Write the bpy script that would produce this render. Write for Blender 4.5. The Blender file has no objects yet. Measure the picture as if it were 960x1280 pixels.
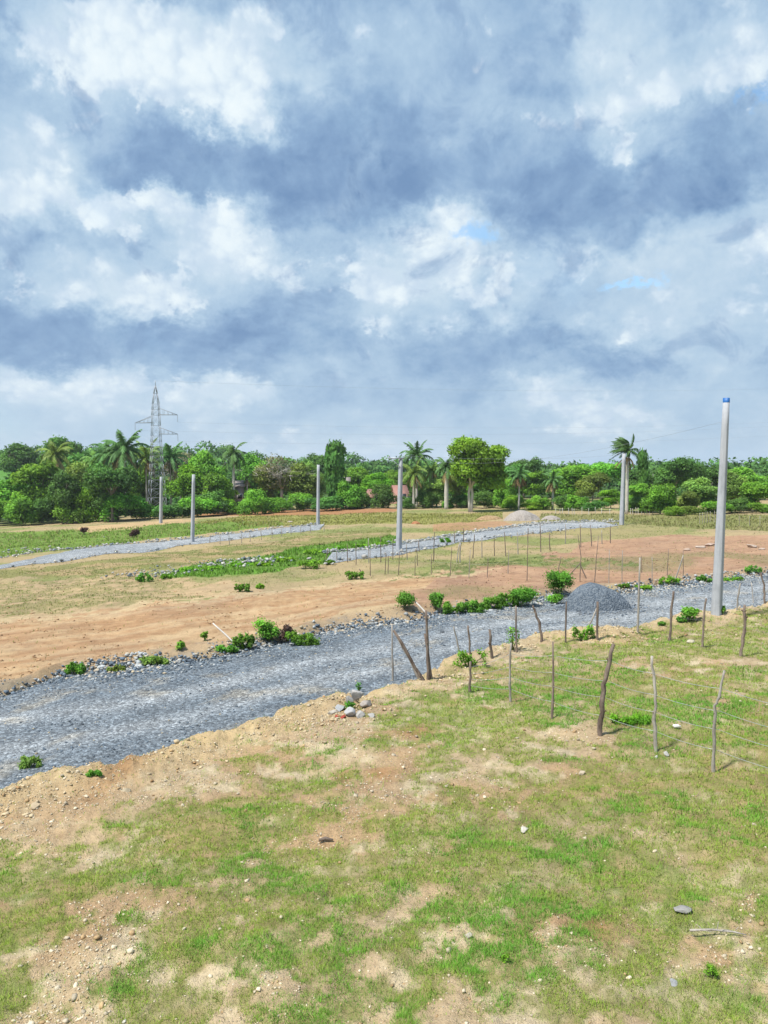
import bpy, math, random
import numpy as np
from mathutils import Vector, Matrix

SC = bpy.context.scene
COL = SC.collection
rng = np.random.default_rng(7)
random.seed(7)
R = math.radians

# ------------------------------------------------------------------ camera
EYE = np.array([0.0, 0.0, 4.7])
F = 1000.0                       # focal length in photo pixels (960 x 1280)
PITCH = math.atan(52 / 1000)     # looking slightly down
cp, sp = math.cos(PITCH), math.sin(PITCH)
cd = bpy.data.cameras.new('camera'); cam = bpy.data.objects.new('camera', cd); COL.objects.link(cam)
cam.location = EYE; cam.rotation_euler = (math.pi / 2 - PITCH, 0, 0)
cd.sensor_width = 36; cd.lens = 36 * F / 1280; cd.clip_start = 0.05; cd.clip_end = 8000
SC.camera = cam

def ray(u, v):
    a, b = (u - 480) / F, (640 - v) / F
    return np.array([a, cp + b * sp, -sp + b * cp])

# ------------------------------------------------------------------ numpy noise
def _h(i, j, s):
    n = (i.astype(np.int64) * 374761393 + j.astype(np.int64) * 668265263 + s * 1442695041) & 0xffffffff
    n = ((n ^ (n >> 13)) * 1274126177) & 0xffffffff
    n = n ^ (n >> 16)
    return (n & 0xffff) / 65535.0

def vnoise(x, y, s=0):
    x = np.asarray(x, float); y = np.asarray(y, float)
    i = np.floor(x); j = np.floor(y); fx = x - i; fy = y - j
    fx = fx * fx * fx * (fx * (fx * 6 - 15) + 10); fy = fy * fy * fy * (fy * (fy * 6 - 15) + 10)
    a = _h(i, j, s); b = _h(i + 1, j, s); c = _h(i, j + 1, s); d = _h(i + 1, j + 1, s)
    return (a + (b - a) * fx) * (1 - fy) + (c + (d - c) * fx) * fy

def fbm(x, y, s=0, o=4, g=0.5):
    t = 0; a = 1; n = 0; x = np.asarray(x, float); y = np.asarray(y, float)
    for k in range(o):
        xr = x * 0.8 - y * 0.6; yr = x * 0.6 + y * 0.8
        t = t + a * vnoise(xr * 2 ** k + 17.3 * k, yr * 2 ** k - 9.1 * k, s + k); n += a; a *= g
    return t / n            # 0..1, mean .5

def sst(a, b, x):
    t = np.clip((x - a) / (b - a), 0, 1); return t * t * (3 - 2 * t)

# ------------------------------------------------------------------ terrain
def base(x, y):
    x = np.asarray(x, float); y = np.asarray(y, float)
    xs = np.clip(x, -160, 160)
    sx = np.where(xs < 0, 0.047 * xs, 0.022 * xs)
    yy = np.clip(y, -20, 400)
    ys = np.where(yy < 70, 0.016 * yy, 1.12 + 0.33 * (1 - np.exp(-(yy - 70) / 25.0)))
    return sx - ys

def march(u, v, hf, dmax=900):
    d = ray(u, v)
    t = np.geomspace(3, dmax, 3000)
    P = EYE[None] + t[:, None] * d[None]
    h = P[:, 2] - hf(P[:, 0], P[:, 1])
    k = np.argmax(h < 0)
    if h[k] >= 0: k = len(t) - 1
    k = max(k, 1)
    w = h[k - 1] / (h[k - 1] - h[k] + 1e-9)
    tt = t[k - 1] + (t[k] - t[k - 1]) * np.clip(w, 0, 1)
    return EYE + tt * d

def line(pts, off):
    q = np.array([march(u, v, lambda x, y: base(x, y) + off) for u, v in pts])
    return q[:, 0], q[:, 1]

def extend(X, Y, x0, x1, m0, m1):
    X = np.concatenate([[x0], X, [x1]]); Y = np.concatenate([[Y[0] + (x0 - X[1]) * m0], Y, [Y[-1] + (x1 - X[-2]) * m1]])
    return X, Y

FIELD = -0.45
ROAD = -0.75
EX, EY = extend(*line([(0, 972), (70, 957), (150, 945), (200, 928), (300, 899), (400, 880), (480, 858), (560, 828), (640, 806), (720, 792), (800, 778), (880, 767), (960, 752)], 0), -40, 60, 0.45, 0.75)
FX, FY = extend(*line([(0, 868), (60, 846), (150, 833), (230, 825), (330, 805), (420, 786), (500, 774), (560, 765), (640, 756), (700, 746), (790, 737), (860, 730), (960, 716)], ROAD + .15), -60, 90, 0.5, 0.75)
M1X, M1Y = line([(405, 707), (440, 702), (500, 692), (560, 681), (640, 671), (700, 663), (775, 657)], FIELD)
M2X, M2Y = line([(405, 693), (440, 690), (500, 680), (560, 672), (640, 658), (700, 653), (775, 652)], FIELD)
L1X, L1Y = line([(-60, 722), (0, 713), (60, 704), (130, 695), (240, 681), (320, 670), (400, 661)], FIELD)
L2X, L2Y = line([(-60, 706), (0, 699), (60, 690), (130, 684), (240, 673), (320, 663), (400, 656)], FIELD)

def edge_s(x, y):      # signed distance past the bank edge (positive = road side)
    e = np.interp(x, EX, EY)
    w = (fbm(x * 0.9, y * 0.9, 5, 3) - .5) * 1.1 + (vnoise(x * .25, y * .25, 9) - .5) * 1.0
    return (y - e) * 0.8 + w

def far_s(x, y):       # signed distance past the road's far edge
    e = np.interp(x, FX, FY)
    w = (fbm(x * 0.8, y * 0.8, 15, 3) - .5) * 1.0
    return (y - e) * 0.8 + w

def height(x, y, detail=True):
    x = np.asarray(x, float); y = np.asarray(y, float)
    z = base(x, y)
    s = edge_s(x, y); q = far_s(x, y)
    z = z + ROAD * sst(-0.15, 0.7, s)
    z = z + (FIELD - ROAD) * sst(-0.1, 1.1, q)
    r = np.hypot(x, y)
    if detail:
        near = 1 - sst(-.1, .5, s)
        lump = (fbm(x * .55, y * .55, 31, 3) - .5) * .34 * (1 - sst(18, 40, r) * .4)
        z = z + near * (lump * (0.35 + sst(-3.0, -.4, s) * .9) + (fbm(x * 2.6, y * 2.6, 33, 3) - .5) * .11 + (fbm(x * 8, y * 8, 35, 2) - .5) * .05 * (1 - sst(10, 30, r)) + sst(-2.4, -.3, s) * (fbm(x * 4.5, y * 4.5, 37, 3) - .5) * .16)
        z = z + near * .16 * np.exp(-((s + .5) / .55) ** 2) * vnoise(x * .7, y * .7, 44)
        z = z + sst(.2, 2, q) * ((fbm(x * .22, y * .22, 51, 4) - .5) * .5) * (1 - sst(70, 140, r) * .5)
        z = z + .16 * np.exp(-((q - .9) / .7) ** 2) * fbm(x * .9, y * .9, 61, 3)
    az = np.degrees(np.arctan2(x, np.maximum(y, 1)))
    ridge = np.interp(az, [-40, -26, -16, -10, -4, 3, 12, 30], [19, 17.5, 15, 10, 5.0, 1.5, -2.0, -3.0])
    ridge = ridge + (vnoise(az * .35, az * 0 + 3, 71) - .5) * 3
    z = z + (ridge + 1.5) * sst(175, 400, r) * (y > 0)
    return z

def at(u, v, d=None):
    if d is None:
        return march(u, v, height)
    p = ray(u, 600); p = EYE + p * (d / p[1])
    return np.array([p[0], p[1], float(height(p[0], p[1]))])

def zof(v, y):      # world z of a point seen at row v at depth y
    k = (640 - v) / F
    return EYE[2] + y * (-sp + k * cp) / (cp + k * sp)

# ------------------------------------------------------------------ mesh helpers
def mesh(name, V, Fs, mat=None, cols=None, smooth=False, nrm=None):
    V = np.asarray(V, np.float32)
    if isinstance(Fs, np.ndarray): Fs = [Fs]
    me = bpy.data.meshes.new(name)
    me.vertices.add(len(V)); me.vertices.foreach_set('co', V.ravel())
    idx = np.concatenate([np.asarray(f, np.int32).ravel() for f in Fs])
    tot = np.concatenate([np.full(len(f), f.shape[1], np.int32) for f in Fs])
    st = np.concatenate([[0], np.cumsum(tot)[:-1]]).astype(np.int32)
    me.loops.add(len(idx)); me.loops.foreach_set('vertex_index', idx)
    me.polygons.add(len(tot)); me.polygons.foreach_set('loop_start', st); me.polygons.foreach_set('loop_total', tot)
    me.update(calc_edges=True)
    if smooth: me.polygons.foreach_set('use_smooth', np.ones(len(tot), bool))
    if cols is not None:
        c = np.ones((len(V), 4), np.float32); c[:, :3] = cols
        a = me.color_attributes.new('Col', 'FLOAT_COLOR', 'POINT'); a.data.foreach_set('color', c.ravel())
    if nrm is not None:
        a = me.attributes.new('nrm', 'FLOAT_VECTOR', 'POINT'); a.data.foreach_set('vector', np.asarray(nrm, np.float32).ravel())
    if mat: me.materials.append(mat)
    me.validate()
    return me

def obj(name, me, parent=None, loc=None):
    o = bpy.data.objects.new(name, me); COL.objects.link(o)
    if parent: o.parent = parent
    if loc is not None: o.location = loc
    return o

def tag(o, label=None, cat=None, group=None, kind=None):
    if label: o['label'] = label
    if cat: o['category'] = cat
    if group: o['group'] = group
    if kind: o['kind'] = kind
    return o

def thing(name, loc, label, cat, group=None):
    o = bpy.data.objects.new(name, None); COL.objects.link(o); o.location = loc; o.empty_display_size = .2
    return tag(o, label, cat, group)

class MB:
    def __init__(s): s.V = []; s.F = {}; s.C = []; s.n = 0; s.up = None
    def add(s, V, *Fs, col=None):
        V = np.asarray(V, float)
        for f in Fs:
            f = np.asarray(f, np.int64); s.F.setdefault(f.shape[1], []).append(f + s.n)
        s.V.append(V); s.n += len(V)
        c = np.ones((len(V), 3)) if col is None else np.broadcast_to(np.asarray(col, float), (len(V), 3))
        s.C.append(c)
    def build(s, name, mat, smooth=False):
        return mesh(name, np.concatenate(s.V), [np.concatenate(f) for f in s.F.values()], mat, np.concatenate(s.C), smooth, None if s.up is None else np.broadcast_to(np.array(s.up, np.float32), (s.n, 3)))

def tube(mb, pts, rad, sides=6, col=None, cap=True, phase=0.0):
    pts = np.asarray(pts, float); n = len(pts)
    rad = np.broadcast_to(np.asarray(rad, float), (n,))
    V = []
    for i in range(n):
        t = pts[min(i + 1, n - 1)] - pts[max(i - 1, 0)]; t = t / (np.linalg.norm(t) + 1e-9)
        a = np.array([1., 0, 0]) if abs(t[0]) < .8 else np.array([0, 1., 0])
        b = np.cross(t, a); b /= np.linalg.norm(b); a = np.cross(b, t)
        th = phase + np.arange(sides) * 2 * np.pi / sides
        V.append(pts[i] + rad[i] * (np.cos(th)[:, None] * a + np.sin(th)[:, None] * b))
    V = np.concatenate(V)
    Q = []
    for i in range(n - 1):
        for k in range(sides):
            k2 = (k + 1) % sides
            Q.append((i * sides + k, i * sides + k2, (i + 1) * sides + k2, (i + 1) * sides + k))
    fs = [np.array(Q)]
    if cap:
        c0 = len(V); V = np.concatenate([V, [pts[0]], [pts[-1]]])
        T = []
        for k in range(sides):
            k2 = (k + 1) % sides
            T.append((k2, k, c0)); T.append(((n - 1) * sides + k, (n - 1) * sides + k2, c0 + 1))
        fs.append(np.array(T))
    mb.add(V, *fs, col=col)

def box(mb, c, s, col=None, rz=0):
    c = np.asarray(c, float); s = np.asarray(s, float) / 2
    V = np.array([(i, j, k) for i in (-1, 1) for j in (-1, 1) for k in (-1, 1)], float) * s
    cz, sz = math.cos(rz), math.sin(rz)
    V = np.stack([V[:, 0] * cz - V[:, 1] * sz, V[:, 0] * sz + V[:, 1] * cz, V[:, 2]], 1) + c
    mb.add(V, np.array([(0, 1, 3, 2), (4, 6, 7, 5), (0, 4, 5, 1), (2, 3, 7, 6), (0, 2, 6, 4), (1, 5, 7, 3)]), col=col)

_t = (1 + 5 ** .5) / 2
ICO_V = np.array([(-1, _t, 0), (1, _t, 0), (-1, -_t, 0), (1, -_t, 0), (0, -1, _t), (0, 1, _t), (0, -1, -_t), (0, 1, -_t), (_t, 0, -1), (_t, 0, 1), (-_t, 0, -1), (-_t, 0, 1)]) / math.hypot(1, _t)
ICO_F = np.array([(0, 11, 5), (0, 5, 1), (0, 1, 7), (0, 7, 10), (0, 10, 11), (1, 5, 9), (5, 11, 4), (11, 10, 2), (10, 7, 6), (7, 1, 8), (3, 9, 4), (3, 4, 2), (3, 2, 6), (3, 6, 8), (3, 8, 9), (4, 9, 5), (2, 4, 11), (6, 2, 10), (8, 6, 7), (9, 8, 1)])

def rot_rand(n):
    q = rng.normal(size=(n, 4)); q /= np.linalg.norm(q, axis=1)[:, None]
    w, x, y, z = q.T
    return np.stack([np.stack([1 - 2 * (y * y + z * z), 2 * (x * y - z * w), 2 * (x * z + y * w)], 1),
                     np.stack([2 * (x * y + z * w), 1 - 2 * (x * x + z * z), 2 * (y * z - x * w)], 1),
                     np.stack([2 * (x * z - y * w), 2 * (y * z + x * w), 1 - 2 * (x * x + y * y)], 1)], 1)

def stones(P, size, cols, flat=.7):
    """many small angular stones as one mesh's arrays"""
    n = len(P)
    jit = 1 + rng.uniform(-.46, .40, (n, 12, 1))
    V = ICO_V[None] * jit * rng.uniform(.6, 1.15, (n, 1, 3))
    V = np.einsum('nij,nkj->nki', rot_rand(n), V)
    V[:, :, 2] *= flat
    V = V * (np.asarray(size)[:, None, None] * .5) + P[:, None, :]
    Fc = (ICO_F[None] + (np.arange(n) * 12)[:, None, None]).reshape(-1, 3)
    C = np.repeat(cols, 12, axis=0)
    return V.reshape(-1, 3), Fc, C

def subdiv_ico(k):
    V = [tuple(v) for v in ICO_V]; Fc = [tuple(f) for f in ICO_F]
    for _ in range(k):
        cache = {}; NF = []
        def mid(a, b):
            key = (min(a, b), max(a, b))
            if key not in cache:
                m = (np.array(V[a]) + np.array(V[b])) / 2; m /= np.linalg.norm(m); V.append(tuple(m)); cache[key] = len(V) - 1
            return cache[key]
        for a, b, c in Fc:
            ab, bc, ca = mid(a, b), mid(b, c), mid(c, a)
            NF += [(a, ab, ca), (b, bc, ab), (c, ca, bc), (ab, bc, ca)]
        Fc = NF
    return np.array(V), np.array(Fc)
I2V, I2F = subdiv_ico(2)

def rock_mesh(name, sx, sy, sz, mat, seed, col=(1, 1, 1)):
    r = np.random.default_rng(seed)
    V = I2V.copy()
    for k in range(14):                    # cut facets
        n = r.normal(size=3); n /= np.linalg.norm(n); d = r.uniform(.42, .80)
        e = V @ n - d; V = V - np.maximum(e, 0)[:, None] * n[None]
    V = V * (1 + .06 * (vnoise(V[:, 0] * 4 + seed, V[:, 1] * 4 + V[:, 2] * 3, seed) - .5)[:, None])
    return mesh(name, V * np.array([sx, sy, sz]) * .58, I2F, mat, np.broadcast_to(np.array(col, float), V.shape))

# ------------------------------------------------------------------ materials
class NT:
    def __init__(s, name):
        s.m = bpy.data.materials.new(name); s.m.use_nodes = True
        s.t = s.m.node_tree; s.t.nodes.clear()
        s.out = s.n('ShaderNodeOutputMaterial')
    def n(s, typ, **kw):
        nd = s.t.nodes.new(typ)
        for k, v in kw.items(): setattr(nd, k, v)
        return nd
    def l(s, a, b): s.t.links.new(a, b)
    def val(s, sock, v):
        if hasattr(v, 'bl_idname') or hasattr(v, 'is_linked'): s.l(v, sock)
        else: sock.default_value = v
    def math(s, op, a, b=0.0, c=None, clamp=False):
        nd = s.n('ShaderNodeMath', operation=op, use_clamp=clamp)
        s.val(nd.inputs[0], a); s.val(nd.inputs[1], b)
        if c is not None: s.val(nd.inputs[2], c)
        return nd.outputs[0]
    def mix(s, f, a, b, mode='MIX'):
        nd = s.n('ShaderNodeMix', data_type='RGBA', blend_type=mode)
        s.val(nd.inputs['Factor'], f)
        for k, v in (('A', a), ('B', b)):
            i = [q for q in nd.inputs if q.name == k and q.type == 'RGBA'][0]
            if isinstance(v, tuple): i.default_value = (*v, 1)
            else: s.l(v, i)
        return [q for q in nd.outputs if q.type == 'RGBA'][0]
    def noise(s, scale, detail=4, rough=.55, vec=None, dim='3D'):
        nd = s.n('ShaderNodeTexNoise', noise_dimensions=dim)
        nd.inputs['Scale'].default_value = scale; nd.inputs['Detail'].default_value = detail; nd.inputs['Roughness'].default_value = rough
        if vec is not None: s.l(vec, nd.inputs['Vector'])
        return nd
    def ramp(s, f, stops, interp='LINEAR'):
        nd = s.n('ShaderNodeValToRGB'); cr = nd.color_ramp; cr.interpolation = interp
        while len(cr.elements) < len(stops): cr.elements.new(.5)
        for e, (p, c) in zip(cr.elements, stops):
            e.position = p; e.color = (*c, 1) if isinstance(c, tuple) else (c, c, c, 1)
        s.l(f, nd.inputs[0]); return nd.outputs[0]
    def mapr(s, v, a, b, c, d, smooth=False):
        nd = s.n('ShaderNodeMapRange'); nd.clamp = True
        if smooth: nd.interpolation_type = 'SMOOTHSTEP'
        s.val(nd.inputs[0], v)
        for i, q in zip((1, 2, 3, 4), (a, b, c, d)): nd.inputs[i].default_value = q
        return nd.outputs[0]
    def pos(s): return s.n('ShaderNodeNewGeometry').outputs['Position']
    def gen(s): return s.n('ShaderNodeTexCoord').outputs['Object']
    def col(s, name='Col'):
        nd = s.n('ShaderNodeAttribute', attribute_name=name); return nd.outputs['Color']
    def bump(s, h, dist, strength=1.0):
        nd = s.n('ShaderNodeBump'); nd.inputs['Strength'].default_value = strength; nd.inputs['Distance'].default_value = dist
        s.l(h, nd.inputs['Height']); return nd.outputs[0]
    def prin(s, c, rough=.9, spec=.2, normal=None, metal=0.0):
        p = s.n('ShaderNodeBsdfPrincipled')
        if isinstance(c, tuple): p.inputs['Base Color'].default_value = (*c, 1)
        else: s.l(c, p.inputs['Base Color'])
        s.val(p.inputs['Roughness'], rough); p.inputs['Specular IOR Level'].default_value = spec; p.inputs['Metallic'].default_value = metal
        if normal is not None: s.l(normal, p.inputs['Normal'])
        s.l(p.outputs[0], s.out.inputs[0]); return p

def mat_leaf(name, rgb, trans=.3, var=.35, hue=.03, soft=.6):
    m = NT(name)
    oi = m.n('ShaderNodeObjectInfo')
    hs = m.n('ShaderNodeHueSaturation')
    m.l(m.math('MULTIPLY_ADD', oi.outputs['Random'], hue, .5 - hue / 2), hs.inputs['Hue'])
    m.l(m.math('MULTIPLY_ADD', oi.outputs['Random'], var, 1 - var / 2), hs.inputs['Value'])
    c = m.mix(1.0, m.col(), rgb, 'MULTIPLY'); m.l(c, hs.inputs['Color'])
    c = hs.outputs[0]
    d = m.n('ShaderNodeBsdfDiffuse'); m.l(c, d.inputs[0])
    na = m.n('ShaderNodeAttribute', attribute_name='nrm'); vt = m.n('ShaderNodeVectorTransform', vector_type='NORMAL', convert_from='OBJECT', convert_to='WORLD'); m.l(na.outputs['Vector'], vt.inputs[0])
    ge = m.n('ShaderNodeNewGeometry'); vm = m.n('ShaderNodeMix', data_type='VECTOR'); vm.inputs[0].default_value = soft
    vi = [q for q in vm.inputs if q.type == 'VECTOR' and q.name in 'AB']; m.l(ge.outputs['Normal'], vi[0]); m.l(vt.outputs[0], vi[1])
    vn = m.n('ShaderNodeVectorMath', operation='NORMALIZE'); m.l([q for q in vm.outputs if q.type == 'VECTOR'][0], vn.inputs[0]); m.l(vn.outputs[0], d.inputs['Normal'])
    t = m.n('ShaderNodeBsdfTranslucent'); m.l(m.mix(1.0, c, (1.15, 1.2, .6), 'MULTIPLY'), t.inputs[0])
    g = m.n('ShaderNodeBsdfGlossy'); g.inputs['Roughness'].default_value = .6; g.inputs[0].default_value = (.9, .95, 1, 1)
    a = m.n('ShaderNodeMixShader'); a.inputs[0].default_value = trans; m.l(d.outputs[0], a.inputs[1]); m.l(t.outputs[0], a.inputs[2])
    b = m.n('ShaderNodeMixShader'); b.inputs[0].default_value = .015; m.l(a.outputs[0], b.inputs[1]); m.l(g.outputs[0], b.inputs[2])
    m.l(b.outputs[0], m.out.inputs[0]); return m.m

def mat_bark(name, a, b, scale=6.0, bd=.02):
    m = NT(name); p = m.gen()
    mp = m.n('ShaderNodeMapping'); mp.inputs['Scale'].default_value = (1, 1, .35); m.l(p, mp.inputs[0])
    n1 = m.noise(scale, 5, .65, mp.outputs[0]); n2 = m.noise(scale * 5, 3, .6, mp.outputs[0])
    f = m.math('MULTIPLY_ADD', n2.outputs[0], .35, m.math('MULTIPLY', n1.outputs[0], .75))
    c = m.ramp(f, [(.38, a), (.68, b)])
    c = m.mix(1.0, c, m.col(), 'MULTIPLY')
    m.prin(c, .9, .15, m.bump(f, bd)); return m.m

def mat_concrete():
    m = NT('concrete'); p = m.gen()
    n1 = m.noise(1.6, 6, .65, p); n2 = m.noise(30, 3, .6, p)
    mp = m.n('ShaderNodeMapping'); mp.inputs['Scale'].default_value = (9, 9, .5); m.l(p, mp.inputs[0])
    n3 = m.noise(1.5, 4, .6, mp.outputs[0])
    c = m.ramp(n1.outputs[0], [(.3, (.30, .32, .35)), (.5, (.40, .42, .455)), (.72, (.46, .475, .5))])
    c = m.mix(m.mapr(n3.outputs[0], .45, .7, 0, .6), c, (.25, .26, .28))
    c = m.mix(m.mapr(n2.outputs[0], .3, .7, 0, .22), c, (.3, .31, .33))
    m.prin(c, .85, .25, m.bump(n2.outputs[0], .004)); return m.m

def mat_plain(name, rgb, rough=.7, spec=.3, metal=0, nz=.25, scale=4):
    m = NT(name); n1 = m.noise(scale, 5, .6, m.gen())
    c = m.mix(m.mapr(n1.outputs[0], .3, .7, 0, nz), rgb, tuple(v * .45 for v in rgb))
    m.prin(c, rough, spec, None, metal); return m.m

def mat_stone(name, k=1.0):
    m = NT(name); p = m.pos()
    n1 = m.noise(9, 5, .65, p); n2 = m.noise(45, 3, .6, p)
    f = m.math('MULTIPLY_ADD', n1.outputs[0], .8, m.math('MULTIPLY', n2.outputs[0], .4))
    c = m.mix(1.0, m.col(), m.ramp(f, [(.35, .62 * k), (.6, 1.0 * k), (.8, 1.15 * k)]), 'MULTIPLY')
    m.prin(c, .85, .25, m.bump(f, .02)); return m.m

def mat_ground():
    m = NT('ground_soil'); p = m.pos()
    c = m.col()
    n1 = m.noise(3.0, 6, .7, p); n2 = m.noise(16, 5, .7, p); n3 = m.noise(70, 3, .6, p); n0 = m.noise(.35, 5, .6, p)
    v = m.n('ShaderNodeTexVoronoi', feature='F1'); v.inputs['Scale'].default_value = 28; m.l(p, v.inputs['Vector'])
    v2 = m.n('ShaderNodeTexVoronoi', feature='F1'); v2.inputs['Scale'].default_value = 9; m.l(p, v2.inputs['Vector'])
    f = m.math('ADD', m.math('MULTIPLY', n1.outputs[0], .45), m.math('ADD', m.math('MULTIPLY', n2.outputs[0], .4), m.math('MULTIPLY', n3.outputs[0], .25)))
    c = m.mix(1.0, c, m.ramp(f, [(.36, (.50, .46, .43)), (.52, (.95, .94, .93)), (.70, (1.25, 1.25, 1.22))]), 'MULTIPLY')
    c = m.mix(1.0, c, m.ramp(n0.outputs[0], [(.3, (.86, .86, .88)), (.6, (1.05, 1.04, 1.0))]), 'MULTIPLY')
    # crumbs of pale limestone pressed in the soil
    st = m.math('MULTIPLY', m.mapr(v.outputs['Distance'], .16, .26, 1, 0), m.mapr(m.noise(1.3, 4, .6, p).outputs[0], .42, .62, 0, .85))
    sep = m.n('ShaderNodeSeparateColor'); m.l(m.col('mask'), sep.inputs[0])
    st = m.math('MULTIPLY', st, sep.outputs[0])
    c = m.mix(st, c, (.50, .42, .29))
    h = m.math('ADD', m.math('MULTIPLY', f, 1.0), m.math('MULTIPLY', st, .35))
    m.prin(c, .95, .1, m.bump(h, .10, 1.0)); return m.m

def mat_road():
    m = NT('road_gravel'); p = m.pos(); c = m.col()
    n0 = m.noise(.8, 5, .65, p); n1 = m.noise(5, 5, .7, p)
    v = m.n('ShaderNodeTexVoronoi', feature='F1'); v.inputs['Scale'].default_value = 13; m.l(p, v.inputs['Vector'])
    v2 = m.n('ShaderNodeTexVoronoi', feature='F1'); v2.inputs['Scale'].default_value = 34; m.l(p, v2.inputs['Vector'])
    s1 = m.n('ShaderNodeSeparateColor'); m.l(v.outputs['Color'], s1.inputs[0])
    s2 = m.n('ShaderNodeSeparateColor'); m.l(v2.outputs['Color'], s2.inputs[0])
    k = m.math('ADD', m.math('MULTIPLY', s1.outputs[0], .5), m.math('MULTIPLY', s2.outputs[0], .5))
    c2 = m.mix(1.0, c, m.ramp(k, [(.15, .45), (.45, .85), (.7, 1.15), (.9, 2.0)]), 'MULTIPLY')
    c2 = m.mix(1.0, c2, m.ramp(n0.outputs[0], [(.3, .8), (.65, 1.15)]), 'MULTIPLY')
    h = m.math('ADD', m.math('MULTIPLY', v.outputs['Distance'], -.9), m.math('MULTIPLY', v2.outputs['Distance'], -.4))
    h = m.math('ADD', h, m.math('MULTIPLY', n1.outputs[0], .6))
    m.prin(c2, .9, .2, m.bump(h, .05, .8)); return m.m

def mat_pile(name, a, b, sc):
    m = NT(name); p = m.pos()
    v = m.n('ShaderNodeTexVoronoi'); v.inputs['Scale'].default_value = sc; m.l(p, v.inputs['Vector'])
    s1 = m.n('ShaderNodeSeparateColor'); m.l(v.outputs['Color'], s1.inputs[0])
    n1 = m.noise(2.5, 5, .6, p)
    f = m.math('ADD', m.math('MULTIPLY', s1.outputs[0], .7), m.math('MULTIPLY', n1.outputs[0], .3))
    c = m.ramp(f, [(.15, a), (.85, b)])
    m.prin(c, .92, .15, m.bump(m.math('SUBTRACT', n1.outputs[0], v.outputs['Distance']), .05, .8)); return m.m

M = {}
M['ground'] = mat_ground(); M['road'] = mat_road()
M['stone'] = mat_stone('pale_stone'); M['concrete'] = mat_concrete()
M['grass'] = mat_leaf('grass_blade', (1, 1, 1), .25, .0, .0, .85)
M['post'] = mat_bark('weathered_wood', (.085, .062, .05), (.25, .20, .165), 9, .01)
M['postgrey'] = mat_bark('grey_stick', (.20, .175, .15), (.42, .39, .35), 9, .01)
M['bark'] = mat_bark('tree_bark', (.12, .10, .08), (.30, .27, .23), 3)
M['palebark'] = mat_bark('pale_bark', (.34, .32, .28), (.58, .55, .5), 3)
M['wire'] = mat_plain('galvanised_wire', (.55, .57, .58), .45, .5, .6, .1)
M['steel'] = mat_plain('galvanised_steel', (.34, .37, .41), .5, .5, .2, .3)
M['blue'] = mat_plain('blue_paint', (.02, .13, .40), .5, .4, 0, .2)
M['white'] = mat_plain('white_paint', (.75, .74, .70), .6, .3, 0, .15)
M['wall'] = mat_plain('plaster', (.62, .58, .52), .85, .2, 0, .3, 1)
M['brick'] = mat_plain('pink_wall', (.46, .27, .23), .85, .2, 0, .3, 2)
M['greywall'] = mat_plain('grey_wall', (.30, .26, .24), .9, .2, 0, .3, 1)
M['rroof'] = mat_plain('red_roof', (.36, .19, .155), .7, .3, 0, .35, 2)
M['dark'] = mat_plain('dark_opening', (.03, .035, .04), .4, .4, 0, .1)
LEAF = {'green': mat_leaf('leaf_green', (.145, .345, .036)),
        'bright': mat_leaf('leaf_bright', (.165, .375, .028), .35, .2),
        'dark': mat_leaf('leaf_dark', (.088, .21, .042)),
        'olive': mat_leaf('leaf_olive', (.18, .30, .06), .3, .3, .04),
        'grey': mat_leaf('leaf_grey', (.20, .215, .12), .25, .2),
        'palm': mat_leaf('palm_frond', (.10, .205, .060), .25, .3),
        'dry': mat_leaf('dry_frond', (.27, .20, .09), .2, .3),
        'weed': mat_leaf('weed_leaf', (.115, .30, .036), .35, .2),
        'brown': mat_leaf('brown_scrub', (.085, .055, .045), .1, .3)}

# ------------------------------------------------------------------ ground zones (polygons laid out on the land)
def poly(pts):
    return np.array([at(u, v)[:2] for u, v in pts])

def inside(Pg, x, y):
    c = np.zeros(x.shape, bool); n = len(Pg); j = n - 1
    for i in range(n):
        xi, yi = Pg[i]; xj, yj = Pg[j]
        c ^= ((yi > y) != (yj > y)) & (x < (xj - xi) * (y - yi) / (yj - yi + 1e-12) + xi)
        j = i
    return c

def blob(u, v, ru, rv):
    p = at(u, v); d = p[1]
    y0 = at(u, v + rv)[1]; y1 = at(u, max(v - rv, 600))[1]
    return p[0], p[1], max(ru * d / F, .1), max((y1 - y0) / 2, .1)

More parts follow.
